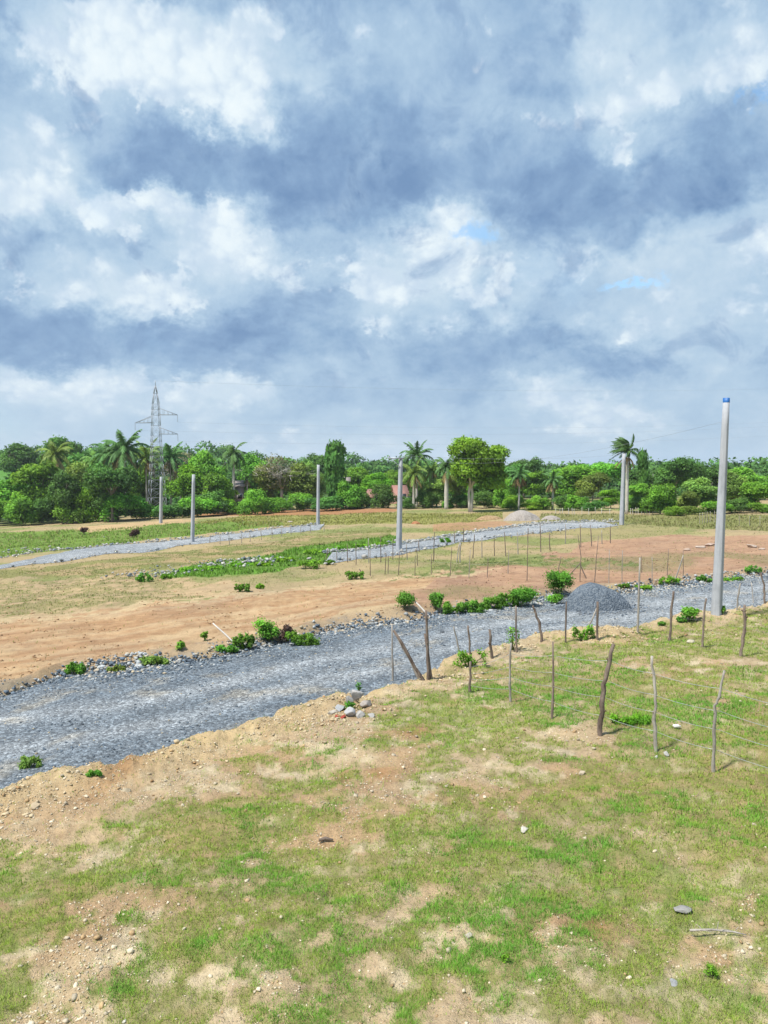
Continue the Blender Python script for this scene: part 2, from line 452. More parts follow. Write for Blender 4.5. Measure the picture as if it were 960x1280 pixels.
GB = [(*blob(*b[:4]), b[4]) for b in [
    (300, 1035, 80, 34, .9), (385, 955, 24, 9, .5), (255, 1180, 38, 24, .8), (650, 1085, 95, 65, .9), (700, 1120, 90, 40, .4),
    (890, 900, 100, 55, .85), (790, 880, 60, 38, .9), (900, 1005, 90, 50, .8), (520, 1037, 45, 18, .8), (560, 892, 45, 10, .7),
    (690, 850, 60, 26, .6), (850, 812, 90, 12, .8), (60, 1095, 70, 28, .55), (190, 1105, 50, 30, .35), (480, 1255, 90, 30, .7), (640, 1205, 45, 35, .6),
    (860, 1250, 70, 26, .7), (450, 1185, 60, 40, .45), (385, 1105, 70, 30, .5), (20, 1230, 40, 20, .6), (120, 1245, 60, 18, .6), (310, 925, 24, 10, .6),
    (780, 1060, 90, 30, .55), (930, 1080, 60, 40, .4), (250, 1260, 70, 20, .5), (200, 1015, 40, 14, .4), (930, 790, 50, 8, .5),
    (60, 1040, 60, 24, -.6), (250, 985, 70, 16, -.6), (350, 960, 50, 14, -.5), (540, 990, 60, 14, -.5), (690, 960, 40, 10, -.6), (230, 1130, 40, 18, -.5), (100, 1190, 80, 34, -1.0), (160, 1130, 55, 24, -.7), (30, 1005, 70, 22, -.8), (470, 955, 75, 24, -.9), (430, 915, 60, 16, -.6),
    (405, 1050, 60, 16, -.5), (720, 1155, 50, 30, -.55), (560, 1120, 45, 26, -.5), (740, 918, 34, 12, -.8), (830, 838, 38, 10, -.9),
    (905, 825, 45, 5, -.8), (780, 1000, 50, 12, -.4), (190, 975, 70, 14, -.6), (830, 1180, 60, 25, -.35), (610, 960, 70, 14, -.5), (350, 1240, 50, 14, -.4), (560, 1250, 40, 14, -.4)]]

def near_cover(x, y):
    """grass cover 0..1 on the near plateau"""
    s = edge_s(x, y)
    g = .70 + (fbm(x * .7, y * .7, 101, 5, .65) - .5) * 1.2 + (fbm(x * 3.2, y * 3.2, 111, 4, .7) - .5) * 1.7
    g = g + .10 * sst(-4, 8, x)
    for bx, by, rx, ry, a in GB:
        g = g + a * .62 * np.exp(-((x - bx) / rx) ** 2 - ((y - by) / ry) ** 2)
    wid = np.interp(x, [-8, 0, 5, 9, 20], [4.6, 3.6, 2.0, 1.4, 1.4])
    g = g - .85 * sst(-1, 0, s / wid + .15 * (fbm(x, y, 121, 2) - .5))
    return sst(.30, .84, g)

Z = {}
Z['red'] = poly([(480, 772), (500, 745), (560, 714), (700, 706), (690, 694), (720, 678), (800, 672), (840, 668), (1100, 672), (1100, 714), (860, 728), (700, 742), (600, 755)])
Z['orange'] = poly([(-80, 885), (-80, 785), (0, 775), (200, 755), (330, 741), (480, 722), (560, 712), (700, 706), (760, 716), (700, 745), (560, 765), (420, 785), (230, 825), (60, 848)])
Z['tan'] = poly([(-80, 785), (-80, 735), (0, 728), (110, 722), (190, 715), (240, 722), (330, 738), (200, 755)])
Z['pale'] = poly([(400, 783), (420, 765), (480, 755), (520, 748), (500, 770), (440, 782)])
Z['pale2'] = poly([(0, 772), (150, 758), (330, 738), (480, 721), (560, 710), (640, 712), (480, 725), (330, 744), (150, 766), (0, 780)])
Z['lush'] = poly([(215, 722), (250, 706), (330, 694), (400, 681), (480, 668), (500, 672), (486, 683), (420, 694), (405, 705), (330, 715), (270, 722)])
Z['fargreen'] = poly([(-80, 715), (-80, 668), (0, 666), (130, 662), (215, 655), (330, 652), (350, 656), (240, 671), (130, 682), (0, 697)])
Z['strip'] = poly([(90, 664), (100, 659), (170, 654), (240, 648), (240, 652), (180, 660), (120, 665)])
Z['yel'] = poly([(250, 652), (330, 640), (500, 642), (640, 640), (640, 650), (520, 655), (400, 656), (300, 660)])
Z['mid'] = poly([(0, 722), (0, 712), (130, 700), (300, 680), (400, 668), (490, 660), (480, 670), (330, 693), (215, 714), (110, 720)])
Z['redbank'] = poly([(230, 640), (420, 636), (500, 636), (500, 640), (420, 643), (250, 646)])
Z['farred'] = poly([(540, 655), (600, 650), (640, 652), (660, 657), (600, 662), (540, 664)])
Z['tanbase'] = poly([(690, 662), (775, 655), (860, 654), (840, 668), (720, 676)])
Z['dgreen'] = poly([(560, 706), (600, 700), (690, 694), (800, 704), (800, 708), (700, 708), (600, 714), (480, 726)])
Z['rgrass'] = poly([(680, 654), (690, 642), (1100, 646), (1100, 668), (860, 660), (780, 654)])
Z['hillgrass'] = None

def zone_masks(x, y):
    r = np.hypot(x, y)
    wob = np.clip(r * .018, .2, 2.2)
    X = x + (fbm(x / wob / 2.2, y / wob / 2.2, 201, 3) - .5) * wob * 3.2
    Y = y + (fbm(x / wob / 2.2, y / wob / 2.2, 211, 3) - .5) * wob * 3.2
    return {k: inside(p, X, Y).astype(float) for k, p in Z.items() if p is not None}

def ground_colour(x, y):
    n = x.shape
    s = edge_s(x, y); q = far_s(x, y); r = np.hypot(x, y)
    C = np.zeros(n + (3,)); mask = np.zeros(n)
    def put(w, c):
        C[:] = C * (1 - w[..., None]) + np.array(c) * w[..., None]
    nz = fbm(x * .6, y * .6, 301, 4); nb = fbm(x * .13, y * .13, 311, 4); nf = fbm(x * 1.9, y * 1.9, 321, 4, .6)
    one = np.ones(n)
    # ---- field beyond the road
    put(one, (.36, .285, .165))
    put(sst(.44, .62, nb) * .85, (.20, .235, .08))
    Zm = zone_masks(x, y)
    put(Zm['mid'] * .8, (.19, .20, .07)); put(Zm['mid'] * sst(.5, .62, nz) * .8, (.38, .28, .16))
    put(Zm['tan'], (.43, .32, .195)); put(Zm['tan'] * sst(.49, .6, nf * .5 + nb * .5) * .75, (.24, .225, .10))
    put(Zm['orange'], (.425, .275, .16)); put(Zm['orange'] * sst(.42, .62, nz * .6 + nf * .4) * .8, (.47, .34, .205)); put(Zm['orange'] * sst(.56, .68, fbm(x * 1.2, y * 2.6, 341, 4, .65)) * .5, (.29, .165, .085))
    al = x * .8 + y * .6; ac = y * .8 - x * .6; stk = fbm(al * .06, ac * 2.0, 345, 4, .6)
    put(Zm['orange'] * sst(.52, .66, stk) * .55, (.48, .36, .23)); put(Zm['orange'] * sst(.52, .64, 1 - stk) * .45, (.30, .175, .095))
    put(Zm['red'], (.365, .23, .15)); put(Zm['red'] * sst(.45, .6, nz * .6 + nf * .4) * .7, (.41, .27, .18)); put(Zm['red'] * sst(.56, .68, fbm(x * 1.0, y * 2.2, 342, 4, .65)) * .5, (.24, .14, .09))
    put(Zm['red'] * sst(.58, .7, nb) * .6, (.22, .20, .10))
    put(Zm['tanbase'] * .8, (.28, .25, .12))
    put(Zm['pale'] * .85, (.50, .38, .23)); put(Zm['pale2'] * sst(.3, .55, nf) * .9, (.50, .39, .24))
    put(Zm['dgreen'] * sst(.40, .62, nf) * .85, (.13, .18, .055))
    put(Zm['farred'] * .7, (.36, .2, .12)); put(Zm['yel'] * .85, (.24, .25, .07)); put(Zm['rgrass'] * .8, (.20, .215, .075))
    put(Zm['fargreen'], (.15, .23, .05)); put(Zm['lush'] * .85, (.11, .21, .04))
    put(Zm['strip'], (.44, .32, .18)); put(Zm['redbank'] * .9, (.34, .17, .09))
    far = sst(150, 190, r)
    put(far, (.06, .12, .035))
    az = np.degrees(np.arctan2(x, np.maximum(y, 1)))
    put(far * (az < -23) * (r > 200) * (r < 330), (.09, .22, .04))
    # ---- verge between road and field: rubble soil
    v = sst(-.6, .1, q) * (1 - sst(.6, 1.6, q)); put(v * .75, (.38, .29, .19)); put(v * sst(.55, .65, nf) * .6, (.27, .24, .20))
    # ---- road bed under the gravel sheet
    rd = sst(.3, .7, s) * (1 - sst(-.3, .2, q)); put(rd, (.13, .15, .17))
    # ---- near plateau
    nr = 1 - sst(.2, .7, s)
    cov = near_cover(x, y)
    soil = np.zeros(n + (3,)) + np.array((.475, .365, .235))
    k = sst(.42, .62, nz)[..., None]; soil = soil * (1 - k) + np.array((.43, .30, .18)) * k
    k = sst(.52, .68, nf)[..., None]; soil = soil * (1 - k) + np.array((.55, .455, .31)) * k
    k = (sst(-2.0, -.5, s) * sst(.30, .55, nz) * .75)[..., None]; soil = soil * (1 - k) + np.array((.52, .405, .235)) * k
    rb = np.zeros(n)
    for bu in ((475, 968, 26, 10), (430, 970, 20, 9), (155, 950, 26, 10), (740, 1165, 34, 20), (520, 915, 30, 8), (880, 870, 1, 1)):
        bx, by, rx, ry = blob(*bu); rb = np.maximum(rb, np.exp(-((x - bx) / rx) ** 2 - ((y - by) / ry) ** 2))
    k = (rb * .8)[..., None]; soil = soil * (1 - k) + np.array((.36, .20, .095)) * k
    g = np.zeros(n + (3,)) + np.array((.225, .225, .080))
    k = sst(.45, .65, fbm(x * .35, y * .35, 331, 3))[..., None]; g = g * (1 - k) + np.array((.175, .225, .06)) * k
    w = (cov * (.35 + .5 * sst(.35, .6, fbm(x * 5, y * 5, 351, 3, .7))))[..., None]; soil = soil * (1 - w) + g * w
    C = C * (1 - nr[..., None]) + soil * nr[..., None]
    mask = nr * (1 - cov * .8) + (1 - nr) * .35 * (1 - far) * (1 - Zm['lush']) * (1 - Zm['fargreen'])
    return C, mask

# ------------------------------------------------------------------ ground sheet
rr = np.concatenate([[0.4], np.geomspace(1.5, 420, 640), np.geomspace(440, 1400, 14)])
dense = np.radians(np.linspace(-36, 36, 760)); side = np.radians(np.linspace(36, 324, 90)[1:-1])
aa = np.concatenate([dense, side]); nA, nR = len(aa), len(rr)
A, RR = np.meshgrid(aa, rr)
gx, gy = (RR * np.sin(A)), (RR * np.cos(A))
gz = height(gx, gy)
gc, gm = ground_colour(gx, gy)
I = np.arange(nR * nA).reshape(nR, nA); I2 = np.roll(I, -1, axis=1)
quads = np.stack([I[:-1], I[1:], I2[1:], I2[:-1]], -1).reshape(-1, 4)
V = np.stack([gx, gy, gz], -1).reshape(-1, 3)
cv = len(V); V = np.concatenate([V, [[0, 0, float(height(0, 0))]]])
fan = np.stack([np.full(nA, cv), I[0], I2[0]], -1)
cc = np.concatenate([gc.reshape(-1, 3), [[.3, .25, .15]]])
me = mesh('ground', V, [quads, fan], M['ground'], cc, True)
mk = np.ones((len(V), 4), np.float32); mk[:, :3] = np.concatenate([gm.ravel(), [0]])[:, None]
a_ = me.color_attributes.new('mask', 'FLOAT_COLOR', 'POINT'); a_.data.foreach_set('color', mk.ravel())
tag(obj('ground', me), kind='structure')

# ------------------------------------------------------------------ gravel roads
def road_sheet(name, xs, lo, hi, nacross, lift, colf):
    t = np.linspace(0, 1, nacross)
    X = np.repeat(xs[:, None], nacross, 1); Y = lo[:, None] + (hi - lo)[:, None] * t[None]
    if name != 'gravel_road': Y = Y + (fbm(X * .5, X * 0 + 7, 405, 4, .6) - .5)[:, :] * 2.2 * (1 - t[None]) + (fbm(X * .5, X * 0 + 19, 406, 4, .6) - .5) * 2.2 * t[None]
    Zr = height(X, Y) + lift
    e = np.minimum(t, 1 - t)[None] * (hi - lo)[:, None]
    Zr = Zr - .05 * (1 - sst(0, .5, e)) + (fbm(X * 2.2, Y * 2.2, 401, 3) - .5) * .05 * sst(0, .6, e)
    n = len(xs); I = np.arange(n * nacross).reshape(n, nacross)
    q = np.stack([I[:-1, :-1], I[1:, :-1], I[1:, 1:], I[:-1, 1:]], -1).reshape(-1, 4)
    c = colf(X, Y, t[None] + 0 * X)
    me = mesh(name, np.stack([X, Y, Zr], -1).reshape(-1, 3), q, M['road'], c.reshape(-1, 3), True)
    return tag(obj(name, me), kind='structure')

def roadcol(X, Y, T):
    base_c = np.zeros(X.shape + (3,)) + np.array((.130, .157, .183))
    lite = np.array((.265, .285, .30))
    k = (.25 + .75 * sst(-1, 9, X)) * .55
    tr = np.exp(-((T - .36) / .07) ** 2) + np.exp(-((T - .60) / .08) ** 2)
    k = k + .75 * tr * (.35 + .9 * fbm(X * .4, Y * .4, 411, 3)) + (fbm(X * .25 + Y * .1, Y * 1.1 - X * .8, 421, 4) - .5) * .5
    k = np.clip(k, 0, 1)[..., None]
    c = base_c * (1 - k) + lite * k
    nz = sst(.6, .75, fbm(X * .9, Y * .9, 431, 4, .6))[..., None] * .45
    return c * (1 - nz) + np.array((.32, .28, .21)) * nz * 1.0

xs = np.linspace(-32, 60, 560)
def cross(fn, xs, y0, level):
    t = np.linspace(-3, 4, 281)
    X = np.repeat(xs[:, None], 281, 1); Y = y0[:, None] + t[None]
    k = np.argmax(fn(X, Y) > level, axis=1)
    return Y[np.arange(len(xs)), k]
lo = cross(edge_s, xs, np.interp(xs, EX, EY), .58); hi = cross(far_s, xs, np.interp(xs, FX, FY), .12)
road_sheet('gravel_road', xs, lo, hi, 60, .05, roadcol)
def roadcol2(X, Y, T):
    k = np.clip(.5 + (fbm(X * .3, Y * .3, 441, 3) - .5) * 1.2 + .25 * sst(0, 25, X), 0, 1)[..., None]
    return np.array((.21, .235, .26)) * (1 - k) + np.array((.33, .345, .355)) * k
xs = np.linspace(M1X[0], M1X[-1], 160); road_sheet('middle_gravel_road', xs, np.interp(xs, M1X, M1Y), np.interp(xs, M2X, M2Y), 24, .07, roadcol2)
xs = np.linspace(L1X[0], L1X[-1], 200); o_lo = np.interp(xs, L1X, L1Y); o_hi = np.interp(xs, L2X, L2Y)
road_sheet('far_gravel_road', xs, o_lo, o_hi, 24, .07, roadcol2)

# ------------------------------------------------------------------ scatter
def polar(n, r0, r1, amax=38, power=0.0):
    """random points, denser near the viewpoint's side of the land"""
    r = r0 * (r1 / r0) ** rng.random(n); a = np.radians(rng.uniform(-amax, amax, n))
    return r * np.sin(a), r * np.cos(a), r

def blades(x, y, z, L, W, col, lean=.8):
    n = len(x)
    a = rng.uniform(0, 2 * np.pi, n); b = rng.uniform(0, 2 * np.pi, n)
    ln = L * rng.uniform(.2, lean, n)
    root = np.stack([x, y, z - .01], 1)
    side = np.stack([np.cos(a), np.sin(a), 0 * a], 1) * (W / 2)[:, None]
    tip = root + np.stack([np.cos(b) * ln, np.sin(b) * ln, np.sqrt(np.maximum(L ** 2 - ln ** 2, .0004))], 1)
    V = np.stack([root - side, root + side, tip], 1).reshape(-1, 3)
    Fc = np.arange(3 * n).reshape(-1, 3)
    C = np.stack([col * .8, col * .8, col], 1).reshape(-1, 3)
    return V, Fc, C

# short turf on the near plateau
x, y, r = polar(1900000, 4.2, 34, 37)
s = edge_s(x, y); cov = near_cover(x, y)
tuft = fbm(x * 3.2, y * 3.2, 501, 3, .6)
keep = (s < -.05) & (rng.random(len(x)) < (cov ** 1.25 * .95 + .05) * (.25 + .75 * sst(.30, .55, tuft)))
x, y, r, cov, tuft = x[keep], y[keep], r[keep], cov[keep], tuft[keep]
lush = np.zeros(len(x))
for bu in ((300, 1030, 60, 24), (255, 1180, 26, 20), (650, 1085, 90, 55), (720, 1075, 60, 30), (740, 880, 90, 26), (900, 890, 60, 30), (385, 955, 20, 8), (520, 1037, 34, 14), (620, 1200, 40, 30), (880, 1020, 60, 18), (790, 915, 50, 14), (100, 1245, 50, 14)):
    bx, by, rx, ry = blob(*bu); lush = np.maximum(lush, np.exp(-((x - bx) / rx) ** 2 - ((y - by) / ry) ** 2))
lush = lush * sst(.3, .6, fbm(x * 1.3, y * 1.3, 511, 3)) + .75 * sst(.52, .70, fbm(x * .9, y * .9, 515, 4, .6))
lush = np.clip(lush, 0, 1)
L = (.018 + .036 * rng.random(len(x)) ** 1.5 + .03 * lush * tuft) * (1 + r * .022)
W = (.0030 + .0032 * rng.random(len(x))) * (r / 5.5) ** .9
c0 = np.array((.285, .405, .056)); c1 = np.array((.145, .375, .040)); c2 = np.array((.44, .39, .16))
k = np.clip(lush * 1.0 + (rng.random(len(x)) - .5) * .5, 0, 1)[:, None]
col = c0 * (1 - k) + c1 * k
dry = (rng.random(len(x)) < .13 * (1 - lush * .8) + .12 * (1 - cov))[:, None]
col = np.where(dry, c2, col) * rng.uniform(.72, 1.3, (len(x), 1)) * (.85 + .4 * tuft[:, None])
tall = rng.random(len(x)) < .012
L = np.where(tall, L * rng.uniform(2, 3.6, len(x)), L)
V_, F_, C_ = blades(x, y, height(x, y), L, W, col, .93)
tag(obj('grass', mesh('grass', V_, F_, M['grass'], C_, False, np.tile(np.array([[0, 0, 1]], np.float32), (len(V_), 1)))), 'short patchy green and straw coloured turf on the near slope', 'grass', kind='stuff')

# field grass beyond the road
x, y, r = polar(420000, 20, 160, 33)
q = far_s(x, y); Zm = zone_masks(x, y)
nb = fbm(x * .13, y * .13, 311, 4); nz = fbm(x * .6, y * .6, 301, 4); nf = fbm(x * 1.9, y * 1.9, 321, 4, .6)
bare = np.clip(Zm['orange'] + Zm['red'] + Zm['strip'] + Zm['redbank'] + Zm['pale'] + Zm['pale2'], 0, 1)
road2 = ((x > M1X[0]) & (x < M1X[-1]) & (y > np.interp(x, M1X, M1Y) - .4) & (y < np.interp(x, M2X, M2Y) + .4)) | ((x < L1X[-1]) & (y > np.interp(x, L1X, L1Y) - .4) & (y < np.interp(x, L2X, L2Y) + .6))
dens = .05 + .42 * sst(.42, .6, nb) * sst(.40, .62, nf)
dens = dens + Zm['mid'] * .20 - Zm['tan'] * .22 * (1 - sst(.5, .6, nf * .5 + nb * .5)) + Zm['rgrass'] * .4 + Zm['yel'] * .45 + Zm['dgreen'] * .5 * sst(.4, .6, nf)
dens = np.where(bare > 0, .015 + Zm['dgreen'] * .4 * sst(.4, .6, nf) + Zm['red'] * .10 * sst(.58, .7, nb), dens)
dens = np.maximum(dens, np.maximum(Zm['lush'], Zm['fargreen'] * (.35 + .6 * sst(.4, .6, nz))))
dens = np.where(road2, .0, dens)
keep = (q > .9) & (rng.random(len(x)) < dens)
x, y, r, nz = x[keep], y[keep], r[keep], nz[keep]; Zk = {k: v[keep] for k, v in Zm.items()}
n = len(x)
L = .05 + .08 * rng.random(n) + (Zk['lush'] * .24 + Zk['fargreen'] * .30) * rng.random(n) * sst(.3, .6, nz) + Zk['rgrass'] * .25 * rng.random(n) + Zk['yel'] * .15
W = (.02 + .02 * rng.random(n)) * (r / 28) ** .9 * (1 + Zk['lush'] * .6)
col = np.array((.21, .27, .065)) + np.zeros((n, 3))
for key, cc_ in (('lush', (.15, .36, .04)), ('fargreen', (.18, .34, .045)), ('yel', (.27, .28, .06)), ('rgrass', (.24, .25, .085)), ('mid', (.19, .225, .06)), ('dgreen', (.13, .19, .05))):
    w = Zk[key][:, None] * .85; col = col * (1 - w) + np.array(cc_) * w
col = np.where((rng.random(n) < .22 * (1 - Zk['lush']))[:, None], np.array((.34, .29, .15)), col) * rng.uniform(.7, 1.25, (n, 1))
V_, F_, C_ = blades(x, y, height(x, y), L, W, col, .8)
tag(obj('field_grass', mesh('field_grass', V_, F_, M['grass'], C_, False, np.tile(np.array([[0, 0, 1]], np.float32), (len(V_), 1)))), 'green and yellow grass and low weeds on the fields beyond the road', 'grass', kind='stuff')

# pebbles of pale limestone on bare soil
x, y, r = polar(300000, 4.2, 34, 37)
s = edge_s(x, y); cov = near_cover(x, y); cl = fbm(x * 1.1, y * 1.1, 521, 4, .6)
keep = (s < .5) & (rng.random(len(x)) < (1.05 - cov) * (.10 + .90 * sst(.40, .68, cl)) * .55 * (1 + .8 * sst(-2.6, -.5, s)))
x, y, r = x[keep], y[keep], r[keep]; n = len(x)
size = .008 + .024 * rng.random(n) ** 2.6 + .055 * (rng.random(n) < .035) * rng.random(n); size = size * (1 + r * .018)
pc = np.array((.56, .48, .35)) * rng.uniform(.6, 1.25, (n, 1)); pc = np.where((rng.random(n) < .25)[:, None], np.array((.46, .32, .17)) * rng.uniform(.7, 1.1, (n, 1)), pc)
V_, F_, C_ = stones(np.stack([x, y, height(x, y) + size * .12], 1), size, pc)
tag(obj('pebbles', mesh('pebbles', V_, F_, M['stone'], C_)), 'pale limestone pebbles and crumbs strewn over the bare near soil', 'pebbles', kind='stuff')

# gravel lying on the main road, coarse rubble along its edges
def gravel_cols(n, lite):
    c = np.array((.100, .130, .162)) * rng.uniform(.55, 1.5, (n, 1))
    w = (rng.random(n) < .08 + .34 * lite)[:, None]
    c = np.where(w, np.array((.34, .36, .365)) * rng.uniform(.55, 1.3, (n, 1)), c)
    t = (rng.random(n) < .05)[:, None]
    return np.where(t, np.array((.40, .34, .24)) * rng.uniform(.7, 1.2, (n, 1)), c)
n0 = 52000
x = rng.uniform(-13, 24, n0); e0 = np.interp(x, EX, EY); e1 = np.interp(x, FX, FY); t = rng.random(n0); y = e0 + .2 + t * (e1 - e0 + .5)
s = edge_s(x, y); q = far_s(x, y)
edge = np.maximum(1 - sst(.4, 1.7, s) * 1.0, sst(-2.0, -.2, q))
track = np.exp(-((t - .36) / .08) ** 2) + np.exp(-((t - .60) / .09) ** 2)
keep = (s > .55) & (q < .35) & (rng.random(n0) < (.45 + .5 * edge) * (1 - .75 * track))
x, y, edge = x[keep], y[keep], edge[keep]; n = len(x)
size = .030 + .05 * rng.random(n) ** 2.2 + edge * .09 * rng.random(n) ** 2
lite = np.clip(.2 + edge * .35 + .35 * sst(-2, 9, x), 0, 1)
V_, F_, C_ = stones(np.stack([x, y, height(x, y) + .045 + size * .08], 1), size, gravel_cols(n, lite))
tag(obj('road_stones', mesh('road_stones', V_, F_, M['stone'], C_)), 'loose blue grey crushed stone on the near gravel road', 'gravel', kind='stuff')
# rubble verge
n0 = 17000
x = rng.uniform(-14, 26, n0); y = np.interp(x, FX, FY) + rng.normal(0, .45, n0) + .1; q = far_s(x, y)
cl = fbm(x * .7, y * .7, 531, 3)
keep = (q > -.9) & (q < 1.0) & (rng.random(n0) < sst(.35, .6, cl) * .75 + .12); x, y = x[keep], y[keep]; n = len(x)
size = .04 + .15 * rng.random(n) ** 3
c = gravel_cols(n, np.full(n, 1.5)); c = np.where((rng.random(n) < .22)[:, None], np.array((.42, .37, .29)) * rng.uniform(.7, 1.3, (n, 1)), c)
V_, F_, C_ = stones(np.stack([x, y, height(x, y) + size * .22], 1), size, c)
tag(obj('verge_rubble', mesh('verge_rubble', V_, F_, M['stone'], C_)), 'heaped grey and tan rubble along the far edge of the near gravel road', 'rubble', kind='stuff')
x, y, r = polar(60000, 18, 70, 34); Zm = zone_masks(x, y); q = far_s(x, y); cl = fbm(x * .5, y * .9, 541, 4, .6)
keep = (np.clip(Zm['orange'] + Zm['red'] + Zm['tan'] * .5, 0, 1) > .4) & (q > .6) & (rng.random(len(x)) < .03 + .5 * sst(.5, .7, cl)); x, y, r = x[keep], y[keep], r[keep]; n = len(x)
size = .03 + .11 * rng.random(n) ** 3; cr = np.clip(Zm['red'][keep], 0, 1)[:, None]
V_, F_, C_ = stones(np.stack([x, y, height(x, y) + size * .1], 1), size, (np.array((.38, .24, .13)) * (1 - cr) + np.array((.32, .19, .12)) * cr) * rng.uniform(.55, 1.35, (n, 1)), .6)
tag(obj('soil_clods', mesh('soil_clods', V_, F_, M['stone'], C_)), 'small clods of orange and red earth on the graded fields', 'clods', kind='stuff')
# chunks of limestone along the near bank
x = rng.uniform(-13, 24, 26000); y = np.interp(x, EX, EY) - 1.2 + rng.normal(0, 1.0, 26000); s = edge_s(x, y); cl = fbm(x * 1.1, y * 1.1, 551, 3)
keep = (s > -2.6) & (s < .5) & (rng.random(len(x)) < .04 + .42 * sst(.45, .68, cl)); x, y = x[keep], y[keep]; n = len(x); size = .02 + .085 * rng.random(n) ** 3.6
c = np.array((.54, .435, .28)) * rng.uniform(.7, 1.15, (n, 1)); c = np.where((rng.random(n) < .1)[:, None], np.array((.40, .25, .12)) * rng.uniform(.7, 1.2, (n, 1)), c)
V_, F_, C_ = stones(np.stack([x, y, height(x, y) + size * .18], 1), size, c)
tag(obj('bank_chunks', mesh('bank_chunks', V_, F_, M['stone'], C_)), 'pale yellow limestone chunks crumbling along the near road bank', 'rubble', kind='stuff')
# stones by the two far roads and in the tan strip
X2, Y2 = [], []
for a, b, nn, wd in ((M1X, M1Y, 260, .9), (M2X, M2Y, 1700, .9), (L1X, L1Y, 200, .9), (L2X, L2Y, 900, 1.0)):
    t = rng.uniform(a[0], a[-1], nn); X2.append(t); Y2.append(np.interp(t, a, b) + rng.normal(0, wd, nn))
for u, v, ru, rv, nn in ((200, 718, 60, 6, 160), (300, 703, 50, 4, 160), (330, 702, 40, 3, 120), (30, 690, 40, 3, 80)):
    bx, by, rx, ry = blob(u, v, ru, rv); X2.append(bx + rng.normal(0, rx * .5, nn)); Y2.append(by + rng.normal(0, ry * .5, nn))
x = np.concatenate(X2); y = np.concatenate(Y2); n = len(x); size = .08 + .28 * rng.random(n) ** 2.8
V_, F_, C_ = stones(np.stack([x, y, height(x, y) + .1 + size * .2], 1), size, np.where((rng.random(n) < .6)[:, None], np.array((.42, .41, .38)), np.array((.2, .23, .25))) * rng.uniform(.6, 1.25, (n, 1)))
tag(obj('field_stones', mesh('field_stones', V_, F_, M['stone'], C_)), 'grey and pale stones dumped along the two far gravel roads', 'stones', kind='stuff')

# ------------------------------------------------------------------ individual rocks
def rock(u, v, px, label, seed, col=(.5, .46, .40), flat=.7, group=None, dz=0, dy=0):
    p = at(u, v); p[1] += dy; d = p[1]; s = px * .78 * d / F; col = tuple(c * .74 for c in col)
    o = obj('rock', rock_mesh('rock', s, s * .85, s * flat, M['stone'], seed, col))
    p[2] = float(height(p[0], p[1])); o.location = p + np.array([0, 0, s * flat * .22 + dz]); o.rotation_euler[2] = seed * 1.3
    return tag(o, label, 'rock', group)
rock(223, 828, 11, 'large white boulder at the far edge of the gravel road on the left', 3, (.62, .60, .56), .8)
rock(236, 827, 12, 'dark blue grey rock beside the white boulder at the road edge', 4, (.12, .15, .19))
rock(552, 792, 10, 'dark grey rock under the leaning white stick at the road edge', 5, (.13, .15, .17))
rock(571, 786, 9, 'white chunk of stone lying on the gravel right of the leaning white stick', 6, (.62, .61, .58), .5)
rock(500, 796, 14, 'flat pale slab of stone lying on the road rubble above the forked props', 7, (.58, .56, .50), .3)
rock(592, 771, 12, 'rounded pale grey stone at the road edge below the green weed bank', 8, (.45, .45, .40))
rock(613, 765, 9, 'bluish white stone near the right end of the green weed bank', 9, (.5, .53, .55))
rock(853, 1139, 30, 'flat grey stone lying in the turf at lower right', 10, (.36, .35, .33), .28)
rock(842, 1229, 20, 'small bluish grey stone at the bottom right edge of the turf', 11, (.40, .41, .42), .35)
rock(585, 1172, 14, 'pale upright stone in the turf at bottom centre', 12, (.55, .5, .42), .8)
rock(655, 1038, 20, 'whitish crumbly stone on the bare patch right of centre', 13, (.62, .58, .5), .4)
rock(45, 1010, 16, 'rounded tan stone at the left edge below the road bank', 14, (.52, .42, .28), .8)
rock(158, 989, 18, 'long pale tan stone on the bare ground below the eroded bank', 15, (.55, .47, .33), .45)
rock(230, 1162, 8, 'small round cream pebble beside the dark green tuft at lower left', 16, (.65, .58, .45), .9)
rock(435, 1189, 8, 'small cream stone in the turf at bottom centre left', 17, (.6, .55, .45), .8)
rock(155, 1278, 9, 'tiny white stone at the bottom left edge', 18, (.7, .66, .6), .7)
rock(727, 968, 15, 'tan stone among gravel crumbs below the thick brown post', 19, (.55, .46, .34), .6)
rock(820, 948, 8, 'white stone at the foot of the pale twisted fence post', 20, (.66, .64, .6), .8)
rock(833, 945, 10, 'grey broken stone just right of the pale twisted fence post', 21, (.5, .49, .47), 1.0)
rock(863, 803, 12, 'cream stone on the bank between two fence posts right of the gravel heap', 22, (.6, .55, .42), .6)
rock(130, 672, 5, 'pale boulder beside the far left road', 23, (.6, .56, .48), .6)
rock(362, 653, 9, 'pale flat boulder by the left foot of the concrete pole on the far road', 24, (.55, .48, .4), .55)
GR = 'grey rocks in the small heap on the bank'
